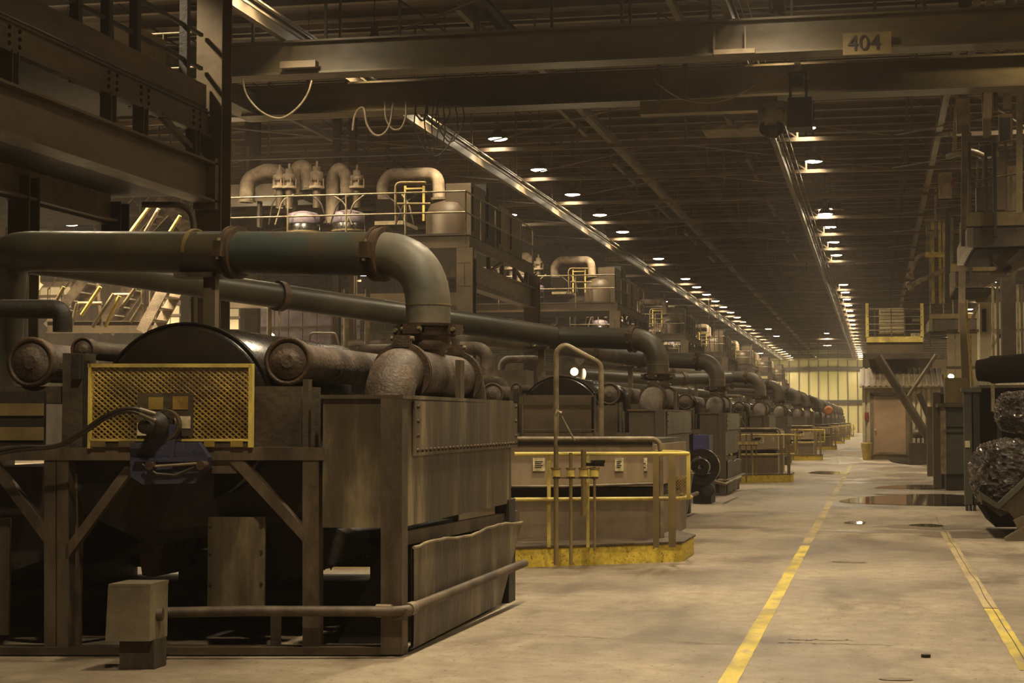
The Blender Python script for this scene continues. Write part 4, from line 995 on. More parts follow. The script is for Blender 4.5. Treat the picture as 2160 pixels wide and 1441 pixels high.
# ================================================================== bridge crane
t = thing('bridge_crane', 'twin-girder overhead crane numbered 404 across the top of the hall', 'crane', (-4, 32, 8))
YA, YB = 30.3, 34.3
for Yg, nm in ((YA, 'near_girder'), (YB, 'far_girder')):
    B().box(-13.2, 9, Yg, Yg + .35, 8.03, 8.62).box(-13.2, 9, Yg - .12, Yg + .47, 8.60, 8.64).box(-13.2, 9, Yg - .12, Yg + .47, 8.0, 8.04).build('girder', M['craney'], t)
B().box(-13.4, -12.9, YA - .6, YB + .9, 8.05, 8.5).build('end_truck', M['craney'], t)
B().box(-13.2, 9, YA + .5, YB - .5, 8.7, 8.74).build('walkway', M['dark'], t)
for k in range(16): B().bar((-13 + k * 1.45, YA + .2, 8.64), (-13 + k * 1.45, YA + .2, 9.5), .05, .05).build('walkway_post', M['dark'], t)
B().bar((-13, YA + .2, 9.5), (9, YA + .2, 9.5), .05, .05).build('walkway_rail', M['dark'], t)
pl = B().SY(1778, 68, 1880, 114, YA - .16, YA - .13).build('number_plate', M['yeldull'], t)
fc = bpy.data.curves.new('crane_number', 'FONT'); fc.body = '404'; fc.size = .38; fc.extrude = .004; fc.align_x = 'CENTER'; fc.materials.append(M['ink'])
ft = bpy.data.objects.new('lettering_curve', fc); COL.objects.link(ft); bpy.context.view_layer.update()
fm = bpy.data.meshes.new_from_object(ft.evaluated_get(bpy.context.evaluated_depsgraph_get())); bpy.data.objects.remove(ft)
fo = bpy.data.objects.new('crane_number', fm); COL.objects.link(fo); fo.parent = pl
q = W(1823, 105, Y=YA - .18); fo.location = q - ORG[t.name]; fo.rotation_euler = (PI / 2, 0, 0)
B().SY(1350, 208, 1640, 236, 33.0, 33.3).build('trolley_beam', M['yeldull'], t)
B().SY(1480, 263, 1610, 272, 33.0, 34.0).build('service_grating', M['rail'], t)
B().SY(1440, 130, 1450, 208, 33.0, 33.2).build('beam_hanger', M['craney'], t)
B().SY(1385, 130, 1393, 208, 33.0, 33.2).build('beam_hanger', M['craney'], t)
B().SY(1505, 103, 1592, 113, 30.0, 30.2).build('cross_tie', M['beige'], t)
B().SY(590, 128, 665, 142, 30.0, 30.2).build('cross_tie', M['girder'], t)
B().SY(1504, 55, 1508, 104, 30.1, 30.2).SY(1570, 55, 1574, 104, 30.1, 30.2).build('tie_hanger', M['truss'], t)
t = thing('hoist_trolley', 'hoist trolley with horizontal rope drum and hook block below the crane', 'hoist', W(1655, 240, Y=32.6))
B().lathe(W(1600, 243, Y=32.6), (1, 0, 0), [(0, .1), (0, .22), (.04, .22), (.04, .16), (.12, .16), (.12, .22), (.34, .22), (.34, .16), (.50, .16), (.50, .22), (.56, .22), (.56, .1)], 20).build('rope_drum', M['jbox'], t)
B().SY(1612, 214, 1654, 228, 32.4, 33.0).build('drum_frame', M['girder'], t)
B().SY(1662, 150, 1704, 154, 32.3, 33).SY(1664, 154, 1669, 214, 32.3, 32.5).SY(1698, 154, 1703, 214, 32.3, 32.5).SY(1670, 160, 1694, 182, 32.3, 32.8).SY(1662, 205, 1712, 268, 32.3, 32.9).build('trolley_frame', M['dark'], t)
B().SY(1675, 130, 1688, 150, 32.3, 32.6).build('drive_motor', M['rail'], t)
for dx_ in (1617, 1638): B().lathe(W(dx_, 272, Y=32.6), (0, -1, 0), [(0, .14), (.05, .14), (.05, .09)], 16).build('sheave', M['dark'], t)
B().SY(1622, 268, 1640, 290, 32.4, 32.5).build('hook_block', M['steel'], t)
for dx_ in (1618, 1628, 1640): q = W(dx_, 243, Y=32.6); B().cyl(q, q + V((0, 0, -.5)), .012, 6).build('hoist_rope', M['cable'], t)
# lamp brackets on the crane
for (px, py, s_, Yb_, lab) in ((1640, 68, 1, 34.0, 'triangular bracket plates around the nearest crane-side lamp'), (1741, 445, .52, 64, 'triangular bracket plates around the second crane-side lamp')):
    t = thing('lamp_bracket', lab, 'bracket', W(px, py, Y=Yb_))
    B().bar(W(px - 55 * s_, py + 5 * s_, Y=Yb_), W(px - 8 * s_, py - 45 * s_, Y=Yb_), .06, .06).bar(W(px - 55 * s_, py + 2 * s_, Y=Yb_ + .6), W(px - 8 * s_, py - 45 * s_, Y=Yb_ + .6), .06, .06).build('strut', M['runway'], t)
    B().bar(W(px - 55 * s_, py - 4 * s_, Y=Yb_ + .3), W(px + 75 * s_, py - 6 * s_, Y=Yb_ + .3), .3, .05).build('arm', M['runway'], t)
    B().SY(px + 12 * s_, py - 32 * s_, px + 62 * s_, py - 10 * s_, Yb_ + .3, Yb_ + .35).build('shield', M['girder'], t)
    B().SY(px - 10 * s_, py - 70 * s_, px + 14 * s_, py - 44 * s_, Yb_ + .1, Yb_ + .5).build('junction', M['girder'], t)
dup(proto, W(1741, 452, Y=64) - proto.location, 'lamp under the second crane-side bracket')
# far crane and its festoon bars
t = thing('bridge_crane', 'far yellow overhead crane crossing the hall above the aisle', 'crane', W(1500, 545, Y=92))
B().SY(1275, 541, 1400, 548, 92, 92.5).SY(1700, 549, 1830, 556, 92, 92.5).SY(1340, 562, 1426, 566, 92, 92.3).build('lit_bar', M['yeldull'], t)
B().SY(1150, 520, 1990, 530, 93, 93.6).build('girder', M['craney'], t)
B().SY(1735, 528, 1780, 552, 92, 93).build('trolley_box', M['girder'], t)
B().SY(1700, 530, 1703, 572, 92, 92.1).SY(1801, 530, 1803, 572, 92, 92.1).build('drop_bar', M['girder'], t)
# hanging cables
def catline(pts, Y, r, m, lab, nm='festoon_cable'):
    P_ = [W(x, y_, Y=Y) for x, y_ in pts]; sm = []
    for i in range(len(P_) - 1):
        a0, a1, a2, a3 = P_[max(i - 1, 0)], P_[i], P_[i + 1], P_[min(i + 2, len(P_) - 1)]
        for k in range(5):
            s = k / 5; sm.append(.5 * ((2 * a1) + (a2 - a0) * s + (2 * a0 - 5 * a1 + 4 * a2 - a3) * s * s + (3 * a1 - a0 - 3 * a2 + a3) * s ** 3))
    sm.append(P_[-1]); o = B().tube(sm, r, 6).build(nm, M[m]); tag(o, lab, 'cable', 'festoon cables under the crane')
catline([(512, 165), (520, 200), (550, 235), (590, 250), (625, 230), (648, 200), (658, 170)], 30, .022, 'palecable', 'large pale U-shaped cable loop furthest left')
catline([(744, 275), (748, 245), (758, 229), (768, 230), (774, 262), (790, 284), (808, 283), (822, 262), (830, 215)], 31, .024, 'palecable', 'pale S-shaped cable hanging from the girder middle')
catline([(812, 215), (814, 250), (828, 272), (846, 270), (856, 245), (856, 215)], 31, .02, 'palecable', 'small pale U loop right of the S-shaped cable')
for k, (x, y1_, x2) in enumerate(((880, 255, 900), (900, 320, 922), (915, 345, 935), (925, 300, 975), (905, 270, 945), (880, 330, 960))):
    catline([(x, 215), (x - 4, (215 + y1_) / 2), ((x + x2) / 2, y1_), (x2 + 3, (215 + y1_) / 2), (x2, 222)], 31.5, .014, 'cable', ('first', 'second', 'third', 'fourth', 'fifth', 'sixth')[k] + ' thin dark cable loop of the tangle below the left lamp')
catline([(1385, 175), (1430, 205), (1480, 216), (1540, 208), (1600, 175)], 31.5, .016, 'palecable', 'shallow cable sag beside the hoist trolley')
for k, px in enumerate((1497, 1508, 1517)):
    a = W(px, 880, Y=100); o = B().cyl((a.x, 100, 4), (a.x, 100, ZC), .02, 5).build('hanging_cable', M['truss']); tag(o, ('left', 'middle', 'right')[k] + ' thin vertical cable of three in the middle of the hall', 'cable')

# ================================================================== right-hand side
MR = {}
def deck_block(x0, y0, x1, y1, Ya, dep, ysplit, lab, m1='yeldull'):
    """raised deck: upper toe board, lower beam, floor, drop posts"""
    t = thing('raised_platform', lab, 'platform', W(x0, y1, Y=Ya), 'raised platforms at the right')
    B().SY(x0, y0, x1, ysplit, Ya, Ya + .06).build('toe_board', M[m1], t)
    o = B(); a = W(x0, y1, Y=Ya); c = W(x1, ysplit, Y=Ya); o.box(a.x + .05, c.x, Ya + .05, Ya + .2, a.z, c.z).build('edge_beam', M['steel'], t)
    B().box(a.x, c.x, Ya + .02, Ya + dep, c.z, c.z + .05).build('deck', M['matte'], t)
    B().box(a.x, a.x + .15, Ya, Ya + dep, a.z, c.z).build('side_beam', M['beige'], t)
    B().box(a.x + .2, c.x, Ya + .3, Ya + dep, a.z - .05, a.z).build('soffit', M['matte'], t)
    return t, a, c
p1, a1, c1 = deck_block(2040, 445, 2330, 520, 41, 5, 474, 'largest raised platform at the right edge, brown toe board')
B().SY(2096, 300, 2101, 500, 40.8, 40.95).build('drop_post', M['dark'], p1)
for (x0, y0, x1, y1) in ((2045, 311, 2160, 292), (2045, 385, 2160, 364)):
    B().tube([W(x0, y0, Y=40.9), W(2098, (y0 + y1) / 2, Y=40.9), W(x1, y1, Y=40.9)], .022, 6).build('guard_rail', M['beige'], p1)
for px in (2045, 2080, 2122): B().SY(px - 2, 300, px + 2, 445, 40.9, 40.95).build('rail_post', M['girder'], p1)
p2, a2, c2 = deck_block(2005, 556, 2100, 606, 55, 5, 572, 'middle raised platform at the right, just below and left of the largest')
B().SY(2045, 540, 2051, 590, 54.8, 55).build('drop_post', M['dark'], p2)
p3, a3, c3 = deck_block(1960, 662, 2070, 698, 79, 5, 672, 'small dark raised platform beyond the yellow caged ladder')
for k, px in enumerate((1962, 1990, 2010, 2040)): B().SY(px - 1, 605, px + 1, 662, 79, 79.1).build('rail_post', M['rail'], p3)
B().SY(1960, 628, 2070, 630, 79, 79.1).SY(1960, 604, 2070, 606, 79, 79.1).build('guard_rail', M['girder'], p3)
B().SY(1950, 700, 2060, 704, 80, 82).SY(1950, 712, 2060, 716, 80, 82).SY(1960, 698, 1964, 730, 80, 80.1).build('under_frame', M['girder'], p3)
# tall posts, conduits and cages on the largest platform
def post(px0, y0, px1, y1, Y, wd, m, lab, nm='tall_post', cat='post'):
    a = W(px1, y1, Y=Y); b_ = W(px0, y0, Y=Y)
    if y0 <= 0: b_ = b_ + (b_ - a) * ((ZR - .1 - b_.z) / (b_.z - a.z))
    o = B().bar(a, b_, wd, wd).build(nm, M[m]); tag(o, lab, cat, 'posts and conduits at the right'); return o
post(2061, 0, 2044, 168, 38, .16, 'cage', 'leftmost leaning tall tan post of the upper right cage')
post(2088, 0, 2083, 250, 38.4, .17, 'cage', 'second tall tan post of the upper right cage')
post(2130, 0, 2124, 230, 38.6, .18, 'yeldull', 'rusty yellow wide tall post at the upper right')
post(2152, 0, 2150, 450, 39, .13, 'yeldull', 'yellowish post closest to the right edge of the view')
post(2140, 0, 2140, 140, 38.2, .03, 'rail', 'thin pale conduit beside the rusty yellow post')
post(2076, 170, 2080, 290, 39.2, .13, 'yeldull', 'yellow rusty post below the big hoop')
post(2099, 172, 2100, 235, 39.4, .10, 'yeldull', 'short rusty post right of the yellow rusty post')
post(2047, 30, 2036, 155, 38, .03, 'beige', 'thin stay wire left of the leaning tan post', 'stay_rod')
post(2036, 265, 2034, 520, 42, .16, 'beige', 'long brown post dropping left of the largest platform')
post(2046, 280, 2042, 470, 41.6, .06, 'yeldull', 'thin yellow conduit beside the long brown post')
post(2090, 175, 2088, 285, 40, .05, 'rail', 'pale conduit inside the upper right cage')
post(2008, 180, 2001, 325, 43, .03, 'rail', 'thin pale stay at the left of the grey panel box')
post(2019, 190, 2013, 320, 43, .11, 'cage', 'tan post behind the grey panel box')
post(2031, 470, 2028, 700, 50, .18, 'beige', 'brown post between the two larger platforms')
post(1998, 440, 1998, 640, 56, .14, 'dark', 'dark post right of the yellow caged ladder')
post(2008, 460, 2006, 600, 56, .1, 'beige', 'brown conduit right of the dark post')
def hoop(px0, px1, py, Y, r, m, lab, sag=12):
    pts = [W(px0 + (px1 - px0) * k / 8, py - sag * math.sin(PI * k / 8) * .5, Y=Y).lerp(W(px0 + (px1 - px0) * k / 8, py, Y=Y), .5) + V((0, -.55 * math.sin(PI * k / 8), 0)) for k in range(9)]
    o = B().tube(pts, r, 8).build('cage_hoop', M[m]); tag(o, lab, 'ladder cage', 'ladder cage hoops')
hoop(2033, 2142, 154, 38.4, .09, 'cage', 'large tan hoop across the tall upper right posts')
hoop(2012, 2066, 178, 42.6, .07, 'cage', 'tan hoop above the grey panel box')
hoop(2000, 2075, 330, 42.6, .08, 'yeldull', 'tan hoop below the grey panel box')
hoop(2040, 2160, 172, 39.4, .05, 'beige', 'dim hoop just under the large tan hoop')
def cabinet(x0, y0, x1, y1, Y, dep, m, lab, nm='control_box', parts=()):
    t = thing(nm, lab, 'electrical box', W((x0 + x1) / 2, y1, Y=Y), None)
    B().SY(x0, y0, x1, y1, Y, Y + dep).build('box', M[m], t)
    for (a, b_, c, d, m2, n2) in parts: B().SY(a, b_, c, d, Y - .03, Y).build(n2, M[m2], t)
    return t
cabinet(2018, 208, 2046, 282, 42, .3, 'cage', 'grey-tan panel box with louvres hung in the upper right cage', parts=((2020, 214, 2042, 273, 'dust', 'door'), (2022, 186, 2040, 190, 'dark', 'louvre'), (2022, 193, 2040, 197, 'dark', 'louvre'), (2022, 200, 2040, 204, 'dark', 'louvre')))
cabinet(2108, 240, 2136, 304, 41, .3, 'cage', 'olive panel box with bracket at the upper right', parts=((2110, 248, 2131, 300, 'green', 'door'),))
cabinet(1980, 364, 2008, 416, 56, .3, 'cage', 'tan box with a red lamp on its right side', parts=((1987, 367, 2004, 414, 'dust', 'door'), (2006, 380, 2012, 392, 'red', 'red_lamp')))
cabinet(2060, 395, 2092, 444, 43, .5, 'steel', 'low brown box on the largest platform, left', nm='machine_box')
cabinet(2102, 330, 2120, 442, 43, .5, 'beige', 'tall brown casing on the largest platform', nm='machine_box')
cabinet(2124, 350, 2148, 444, 43.5, .5, 'dust', 'dusty casing beside the yellowish post', nm='machine_box')
cabinet(2066, 300, 2092, 330, 43, .4, 'dark', 'dark box under the yellow rusty post', nm='machine_box')
for k in range(7):
    px = 2062 + k * 14; post(px, 320 + (k % 3) * 20, px - 1, 442, 43.2, .05 + .03 * (k % 2), ('rail', 'beige', 'yeldull')[k % 3], '%s small upright on the largest platform from the left' % ('first', 'second', 'third', 'fourth', 'fifth', 'sixth', 'seventh')[k], 'small_upright')
# yellow caged ladder
t = thing('caged_ladder', 'yellow caged ladder in front of the dark posts, middle right', 'ladder', W(1972, 640, Y=60))
for px in (1968, 1983, 1992): B().SY(px - 2, 460, px + 2, 640, 60.3, 60.4).build('stile', M['yellow'], t)
for k in range(9): B().SY(1968, 468 + k * 19, 1983, 470 + k * 19, 60.35, 60.4).build('rung', M['yeldull'], t)
for px, y1 in ((1955, 545), (1962, 640)): B().SY(px - 1.5, 462, px + 1.5, y1, 59.8, 59.88).build('cage_bar', M['rail'], t)
for py, h_ in ((462, 3), (535, 7)): B().SY(1952, py - h_ / 2, 1995, py + h_, 59.7, 59.85).build('hoop', M['yellow' if h_ > 5 else 'rail'], t)
def arm(pts, r, Y, lab):
    P_ = [W(x, y_, Y=Y) for x, y_ in pts]; t = thing('nozzle_pipe', lab, 'pipe', P_[-1], None)
    B().tube(bend(P_, .6, 6), r, 10).build('pipe', M['dust'], t); d = (P_[0] - P_[1]).normalized()
    B().lathe(P_[0] - d * .1, d, [(0, r), (.04, r * 2.1), (.16, r * 2.3), (.2, r * 1.6)], 14).build('nozzle', M['dust'], t)
arm([(1920, 582), (1924, 570), (1938, 536), (1962, 535)], .06, 60, 'curved dusty nozzle pipe sticking out toward the aisle')
arm([(1920, 604), (1945, 590), (1996, 568)], .08, 60, 'straight dusty nozzle pipe just below the curved one')
t = thing('pole_with_caps', 'thin pole with pale round caps above the caged ladder', 'pole', W(1973, 500, Y=59)); q = W(1973, 500, Y=59)
B().tube([q, W(1973, 400, Y=59)], .04, 8).build('pole', M['dust'], t)
for px, py in ((1970, 397), (1965, 492)): B().lathe(W(px, py, Y=58.9), (0, 0, 1), [(0, .05), (.04, .12), (.1, .1), (.12, .02)], 10).build('cap', M['rail'], t)

# upper deck over the booth
t = thing('booth_deck', 'far raised deck with yellow toe board carrying cream crates, over the brown door booth', 'platform', W(1885, 720, Y=70))
B().SY(1828, 710, 1947, 722, 69, 69.1).build('toe_board', M['yellow'], t)
B().SY(1828, 722, 1947, 746, 69.1, 74).build('deck_beam', M['girder'], t)
B().SY(1820, 745, 1990, 757, 69, 69.4).build('main_beam', M['steel'], t)
for px in (1829, 1945): B().SY(px - 3, 640, px + 3, 712, 69, 69.1).build('corner_post', M['yellow'], t)
for py in (652, 668, 684, 697): B().tube([W(1829, py, Y=69), W(1945, py, Y=69)], .018, 6).build('rail', M['rail'], t)
for px in (1845, 1880, 1908): B().SY(px - 1, 650, px + 1, 712, 69, 69.05).build('rail_post', M['girder'], t)
o = B().SY(1855, 650, 1907, 704, 70.4, 71.6); o = o.build('crate', M['white']); tag(o, 'large cream crate on the deck above the booth', 'crate')
for k in range(7): c = B().SY(1856, 653 + k * 7.2, 1906, 658 + k * 7.2, 70.34, 70.4).build('slat', M['light_clad'], o)
o = B().SY(1829, 655, 1852, 706, 71, 72).build('machine_box', M['dark']); tag(o, 'dark boxy machine left of the large cream crate', 'machine')
o = B().SY(1908, 662, 1944, 700, 71, 72).build('machine_box', M['dark']); tag(o, 'dark boxy machine right of the large cream crate', 'machine')
o = B().SY(1922, 703, 1945, 710, 70, 71).build('small_crate', M['white']); tag(o, 'small pale box at the right end of the booth deck', 'box')
o = B().SY(1924, 672, 1943, 678, 70.2, 70.3).build('vent_unit', M['rail']); tag(o, 'small pale vent unit on the dark machine above the booth', 'vent')
# booth
t = thing('booth', 'corrugated booth with wide brown door, white knob and red sign', 'booth', W(1880, 965, Y=68))
a = W(1820, 962, Y=68); zt = W(1860, 818, Y=68).z; xr = W(1985, 900, Y=68).x
B().box(a.x, xr, 68.1, 74, 0, zt).build('shell', M['light_clad'], t)
xx = a.x; xd0, xd1 = W(1839, 900, Y=68).x, W(1914, 900, Y=68).x; n = 0
while xx < xr - .05:
    z0_ = 0 if xx < xd0 - .1 or xx > xd1 else W(1870, 833, Y=68).z + .08
    B().box(xx, xx + .11, 68.04, 68.1, z0_, zt).build('cladding_rib', M['light_clad'], t); xx += .19
rf = B(); z2 = W(1840, 803, Y=68).z
rf.slab((a.x - .1, 67.7, zt), (xr - a.x + .2, 0, -.0), (0, 2.8, z2 - zt + .5), (0, 0, .04)); o = rf.build('roof', M['tan'], t)
for k in range(14): B().slab((a.x + k * .22, 67.68, zt + .04), (.08, 0, 0), (0, 2.8, z2 - zt + .5), (0, 0, .04)).build('roof_rib', M['beige'], o)
d = B().SY(1842, 836, 1911, 959, 67.98, 68.08).build('door', M['door'], t)
B().SY(1836, 830, 1842, 962, 67.96, 68.1).SY(1911, 830, 1917, 962, 67.96, 68.1).SY(1836, 829, 1917, 835, 67.96, 68.1).build('door_frame', M['beige'], t)
B().lathe(W(1846, 907, Y=67.98), -YH, [(0, .02), (.04, .02), (.05, .045), (.09, .035)], 12).build('door_knob', M['white'], d)
B().SY(1842, 954, 1911, 959, 67.94, 67.98).build('kick_strip', M['rail'], d)
s_ = B().SY(1824, 870, 1832, 886, 67.98, 68.02).build('red_sign', M['red'], t)
B().SY(1820, 952, 1836, 963, 67.9, 68.04).SY(1917, 950, 1985, 964, 67.9, 68.04).build('plinth', M['girder'], t)
q = W(1828, 951, Y=67.5); o = B().lathe((q.x, 67.3, 0.25), (0, 0, 1), [(0, .14), (.02, .15), (.62, .21), (.66, .22), (.64, .17)], 14).build('yellow_bin', M['yellow']); o.location.z = 0.0; tag(o, 'yellow bin standing left of the brown door', 'bin')
o = B().SY(1820, 757, 1966, 806, 71, 74.5).build('wall_panel', M['girder']); tag(o, 'dark panelled housing between the booth roof and the deck', 'housing')
o = B().SY(1918, 790, 1990, 838, 70, 71).build('cross_girder', M['steel']); tag(o, 'broad dark cross girder at the right of the booth roof', 'beam')
def strut(x0, y0, x1, y1, Y, r, lab, m='girder'):
    o = B().tube([W(x0, y0, Y=Y), W(x1, y1, Y=Y)], r, 14).build('raking_strut', M[m]); tag(o, lab, 'strut', 'raking struts under the booth deck')
strut(1852, 752, 1962, 930, 64, .16, 'thick round raking strut in front of the brown door')
strut(1975, 748, 1912, 842, 65, .07, 'thin raking strut crossing behind the thick round one', 'beige')
strut(1938, 830, 1968, 900, 66, .11, 'short dark raking strut beside the thick round one', 'dark')
t = thing('small_pump', 'small pump set standing right of the brown door', 'pump', W(1940, 972, Y=66.5))
B().SY(1918, 935, 1962, 974, 66, 66.8).build('base', M['steel'], t); B().lathe(W(1925, 915, Y=66.2), (1, 0, 0), [(0, .08), (0, .17), (.35, .17), (.4, .1)], 12).build('motor', M['girder'], t)
for k in range(4): B().SY(1922 + k * 9, 890 + k * 5, 1925 + k * 9, 936, 66.2, 66.25).build('pipe', M['beige'], t)
# cabinets along the right of the aisle
t = thing('standing_partition', 'thin tall tan-edged panel standing furthest of the right-hand cabinets', 'panel', W(1975, 1030, Z=0)); hp = W(1980, 1030, Z=0).y
B().SY(1970, 828, 1984, 1030, hp, hp + .5).build('edge_flange', M['tan'], t); B().SY(1984, 832, 2000, 1030, hp + .02, hp + .6).build('side_web', M['dark'], t)
B().SY(1957, 858, 1968, 1005, hp + 4, hp + 4.6).build('rear_flange', M['girder'], t)
hc = W(2010, 1035, Z=0).y
t = thing('green_cabinet', 'tall dark green cabinet with pale ribbed edge and overhanging lid', 'cabinet', W(2012, 1035, Z=0))
B().SY(1994, 860, 2044, 1000, hc, hc + 1.2).build('body', M['green'], t); B().SY(1996, 1000, 2044, 1034, hc + .1, hc + 1.2).build('plinth', M['dark'], t)
B().SY(1985, 860, 1989, 1000, hc - .05, hc).SY(1991, 862, 1995, 1000, hc - .05, hc).build('edge_rib', M['rail'], t)
for py in (900, 912): B().SY(1997, py, 2042, py + 3, hc - .03, hc).build('louvre', M['matte'], t)
B().SY(1978, 851, 2050, 859, hc - .15, hc + 1.3).build('lid', M['steel'], t)
o = B().SY(1994, 797, 2042, 850, hc + .3, hc + 1.1).build('casing', M['yeldull']); tag(o, 'dull yellowish square casing on top of the green cabinet', 'casing')
hq = W(2048, 1078, Z=0).y
t = thing('press_frame', 'big dark machine frame with green-grey upright post and stubby feet at right', 'machine', W(2050, 1078, Z=0))
B().SY(2036, 826, 2052, 1066, hq, hq + .3).build('post', M['green'], t); B().SY(2052, 826, 2066, 1066, hq, hq + .35).build('post_side', M['dark'], t)
B().SY(2028, 818, 2070, 827, hq - .05, hq + .4).build('post_cap', M['green'], t)
B().SY(2036, 930, 2046, 944, hq - .03, hq).build('white_label', M['white'], t)
for px in (2038, 2046, 2054): B().SY(px, 1064, px + 5, 1080, hq + .0, hq + .2).build('foot', M['dark'], t)
B().SY(2066, 816, 2280, 1046, hq + .5, hq + 3).build('body', M['matte'], t)
B().SY(2066, 812, 2280, 818, hq + .2, hq + 3).build('top_beam', M['steel'], t)
B().SY(2092, 812, 2098, 868, hq - .1, hq + .1).build('bracket', M['rail'], t); B().SY(2106, 836, 2112, 1040, hq + .3, hq + .5).build('inner_post', M['dark'], t)
o = B().lathe(W(2058, 782, Y=hq + 1), (1, .0, .05), [(0, .12), (.02, .18), (.22, .21), (.26, .24), (1.2, .26), (1.25, .2)], 20).build('tarpaulin_roll', M['matte']); tag(o, 'long black roll lying on top of the dark machine at the right', 'roll')
o = B().SY(2068, 640, 2090, 780, 44, 44.4).build('cream_column', M['light_clad']); tag(o, 'cream flat column with a dark slot at the right', 'column')
B().SY(2072, 652, 2080, 700, 43.95, 44).build('slot', M['dark'], o)
o = B().SY(2115, 585, 2142, 762, 40, 40.5).build('dark_column', M['steel']); tag(o, 'wide dark steel column at the right edge', 'column')
o = B().bar(W(2055, 860, Y=46), W(2037, 640, Y=46), .06, .06).build('yellow_pole', M['yellow']); tag(o, 'leaning thin yellow pole at the right', 'pole')
o = B().bar(W(2040, 870, Y=47), W(2030, 640, Y=47), .2, .12).build('brown_post', M['tan']); tag(o, 'tan flat post just left of the leaning yellow pole', 'post')
t = enclosure(2062, 632, 2240, 760, 58, 'bright pale wall panels seen through the right-hand steelwork', 'light_clad', 10)
enclosure(2000, 700, 2066, 850, 62, 'pale panels behind the yellowish casing', 'light_clad', 4)
for k, (x0, y0, x1, y1) in enumerate(((2088, 690, 2112, 712), (2090, 735, 2115, 700), (2062, 646, 2040, 700), (2150, 560, 2100, 640))):
    o = B().bar(W(x0, y0, Y=50), W(x1, y1, Y=50), .09, .09).build('diagonal_brace', M['rail' if k < 2 else 'girder']); tag(o, ('upper pale', 'lower pale', 'dark left', 'long dark right')[k] + ' diagonal brace behind the right-hand columns', 'brace')
for k, px in enumerate((2095, 2105, 2148, 2156)):
    o = B().SY(px - 1.5, 600, px + 1.5, 760, 48, 48.1).build('thin_conduit', M['girder' if k % 2 else 'rail']); tag(o, ('first', 'second', 'third', 'fourth')[k] + ' thin vertical conduit from the left in front of the pale wall panels', 'conduit')
for k, (x0, y0, x1, y1, m_) in enumerate(((2100, 560, 2160, 510, 'girder'), (2070, 600, 2130, 560, 'girder'), (2120, 575, 2175, 540, 'dust'))):
    o = B().bar(W(x0, y0, Y=42), W(x1, y1, Y=42), .18, .2).build('inclined_chute', M[m_]); tag(o, ('dark', 'lower dark', 'dusty tan')[k] + ' inclined chute bar under the largest platform', 'chute')

# steel bin with wrapped bundles
t = thing('tipping_bin', 'angular green-grey steel tipping bin at the right edge holding a wrapped bundle', 'bin', W(2110, 1145, Z=0))
B().PR([(2066, 1036), (2106, 1062), (2104, 1074), (2066, 1050)], 21.6, 21.75).PR([(2104, 1062), (2230, 945), (2230, 960), (2106, 1075)], 21.6, 21.7).build('rim', M['green'], t)
B().PR([(2104, 1070), (2230, 958), (2230, 1110), (2150, 1108), (2128, 1080)], 21.65, 21.7).PR([(2070, 1048), (2104, 1070), (2128, 1082), (2110, 1090), (2072, 1060)], 21.7, 23.5).build('side', M['steel'], t)
B().PR([(2075, 1072), (2140, 1090), (2230, 1085), (2230, 1112), (2100, 1112)], 22, 24).build('underbody', M['matte'], t)
B().PR([(2138, 1098), (2160, 1088), (2190, 1110), (2150, 1122)], 21.5, 21.6).PR([(2120, 1136), (2160, 1112), (2230, 1120), (2230, 1144), (2126, 1144)], 21.4, 21.6).build('foot', M['beige'], t)
def bundle(px, py, h, rx, ry, rz, seed, lab):
    c = W(px, py, h=h); bm = B(); n, m = 90, 56; vs = []
    for i in range(m + 1):
        ph = PI * i / m
        for j in range(n):
            th = 2 * PI * j / n; d = V((math.sin(ph) * math.cos(th), math.sin(ph) * math.sin(th), math.cos(ph)))
            q = d * 3 + V((seed, 0, 0)); r_ = 1 + .10 * noise.noise(q * .7) + .12 * (abs(noise.noise(q * 1.6)) - .2) + .09 * (1 - abs(noise.noise(q * 3.7)) * 2.2) + .03 * (1 - abs(noise.noise(q * 9)) * 2)
            dd = V([math.copysign(abs(v) ** .75, v) for v in d])
            vs.append(c + V((dd.x * rx * r_, dd.y * ry * r_, dd.z * rz * r_)))
    fs = [(i * n + j, (i + 1) * n + j, (i + 1) * n + (j + 1) % n, i * n + (j + 1) % n) for i in range(m) for j in range(n)]
    o = bm.add(vs, fs, False).build('wrapped_bundle', M['plastic']); tag(o, lab, 'bundle', 'bundles wrapped in black plastic')
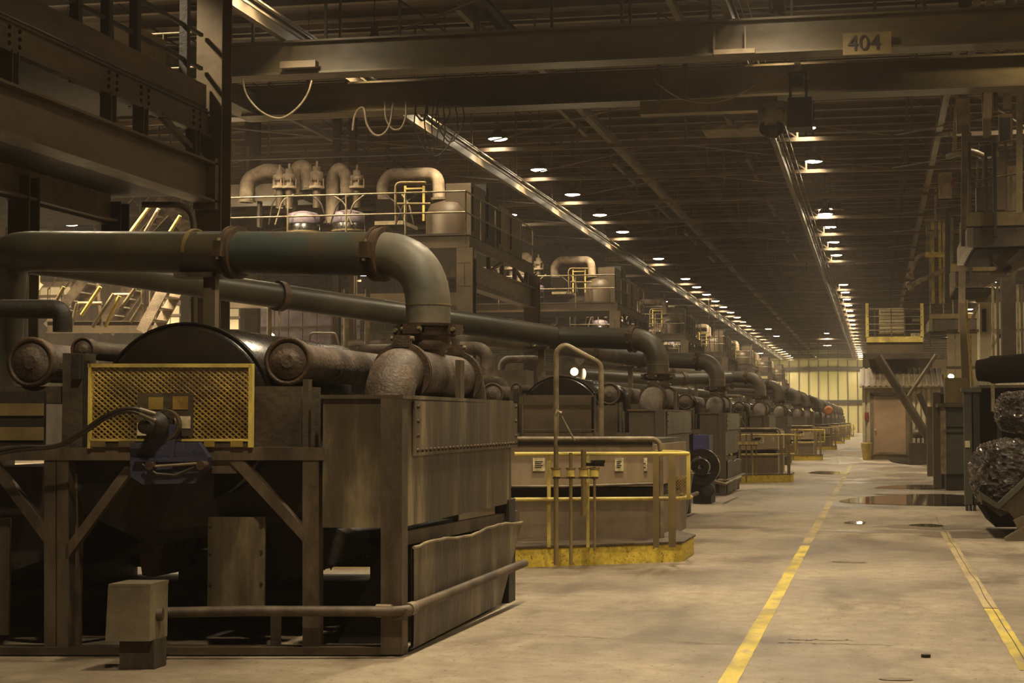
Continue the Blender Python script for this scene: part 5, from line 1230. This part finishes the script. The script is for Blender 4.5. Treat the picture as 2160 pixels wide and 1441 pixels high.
bundle(2125, 1000, 22.8, .44, .5, .42, 1.3, 'lower crumpled black plastic bundle sitting in the tipping bin')
bundle(2150, 870, 23.6, .30, .4, .26, 7.7, 'upper crumpled black plastic bundle hanging above the lower one')
o = B().lathe(W(1748, 866, h=80), -YH, [(0, .2), (.1, .22), (.14, .14)], 16).build('orange_disc', M['orange']); tag(o, 'round orange disc on the far row of pipes', 'disc')
o = B().cyl((0, 0, 0), (0, 0, .02), .03, 8).build('pebble', M['dark']); q = W(1953, 1387, Z=0); o.location = (q.x, q.y, 0); tag(o, 'small dark scrap lying on the concrete near the right stripe', 'scrap')
# added lamp out of view, brightens the near mezzanine rails, then rods up to the roof for every lamp hung lower
c = dup(proto, V((-11.6, 21.8, 9.3)) - proto.location, 'added unseen fill lamp over the near steel mezzanine'); c['group'] = 'added left bay lamps'
for o in [o for o in bpy.data.objects if o.name.startswith('high_bay_lamp') and o.parent is None]:
    top = o.location.z + (ZR - LZ) - .1
    if top < ZR - .35:
        ORG[o.name] = V(o.location); B().cyl((o.location.x, o.location.y, top), (o.location.x, o.location.y, ZR - .05), .012, 6).build('drop_rod', M['cable'], o)
for k, (x0, y0, x1, y1, m_) in enumerate(((105, 660, 135, 605, 'yeldull'), (150, 690, 163, 640, 'rail'), (172, 665, 212, 605, 'yellow'), (195, 690, 240, 620, 'rail'), (222, 690, 252, 625, 'yellow'), (255, 650, 285, 608, 'rail'), (275, 680, 300, 640, 'rail'), (268, 500, 318, 432, 'yellow'), (355, 495, 380, 455, 'yellow'), (300, 500, 335, 440, 'dust'), (165, 640, 215, 640, 'rail'), (240, 622, 280, 622, 'rail'), (205, 590, 214, 690, 'girder'))):
    a, b_ = W(x0, y0, Y=36.4 + k * .1), W(x1, y1, Y=36.4 + k * .1)
    o = B().tube([a, b_], .045, 8).build('stair_rail', M[m_]); tag(o, '%s pale rail bar from the left among the stairs of the left bay' % NTH[k].replace('nearest', '').strip().replace('second', 'second') if k else 'first pale rail bar from the left among the stairs of the left bay', 'handrail', 'rail bars of the left bay stairs')
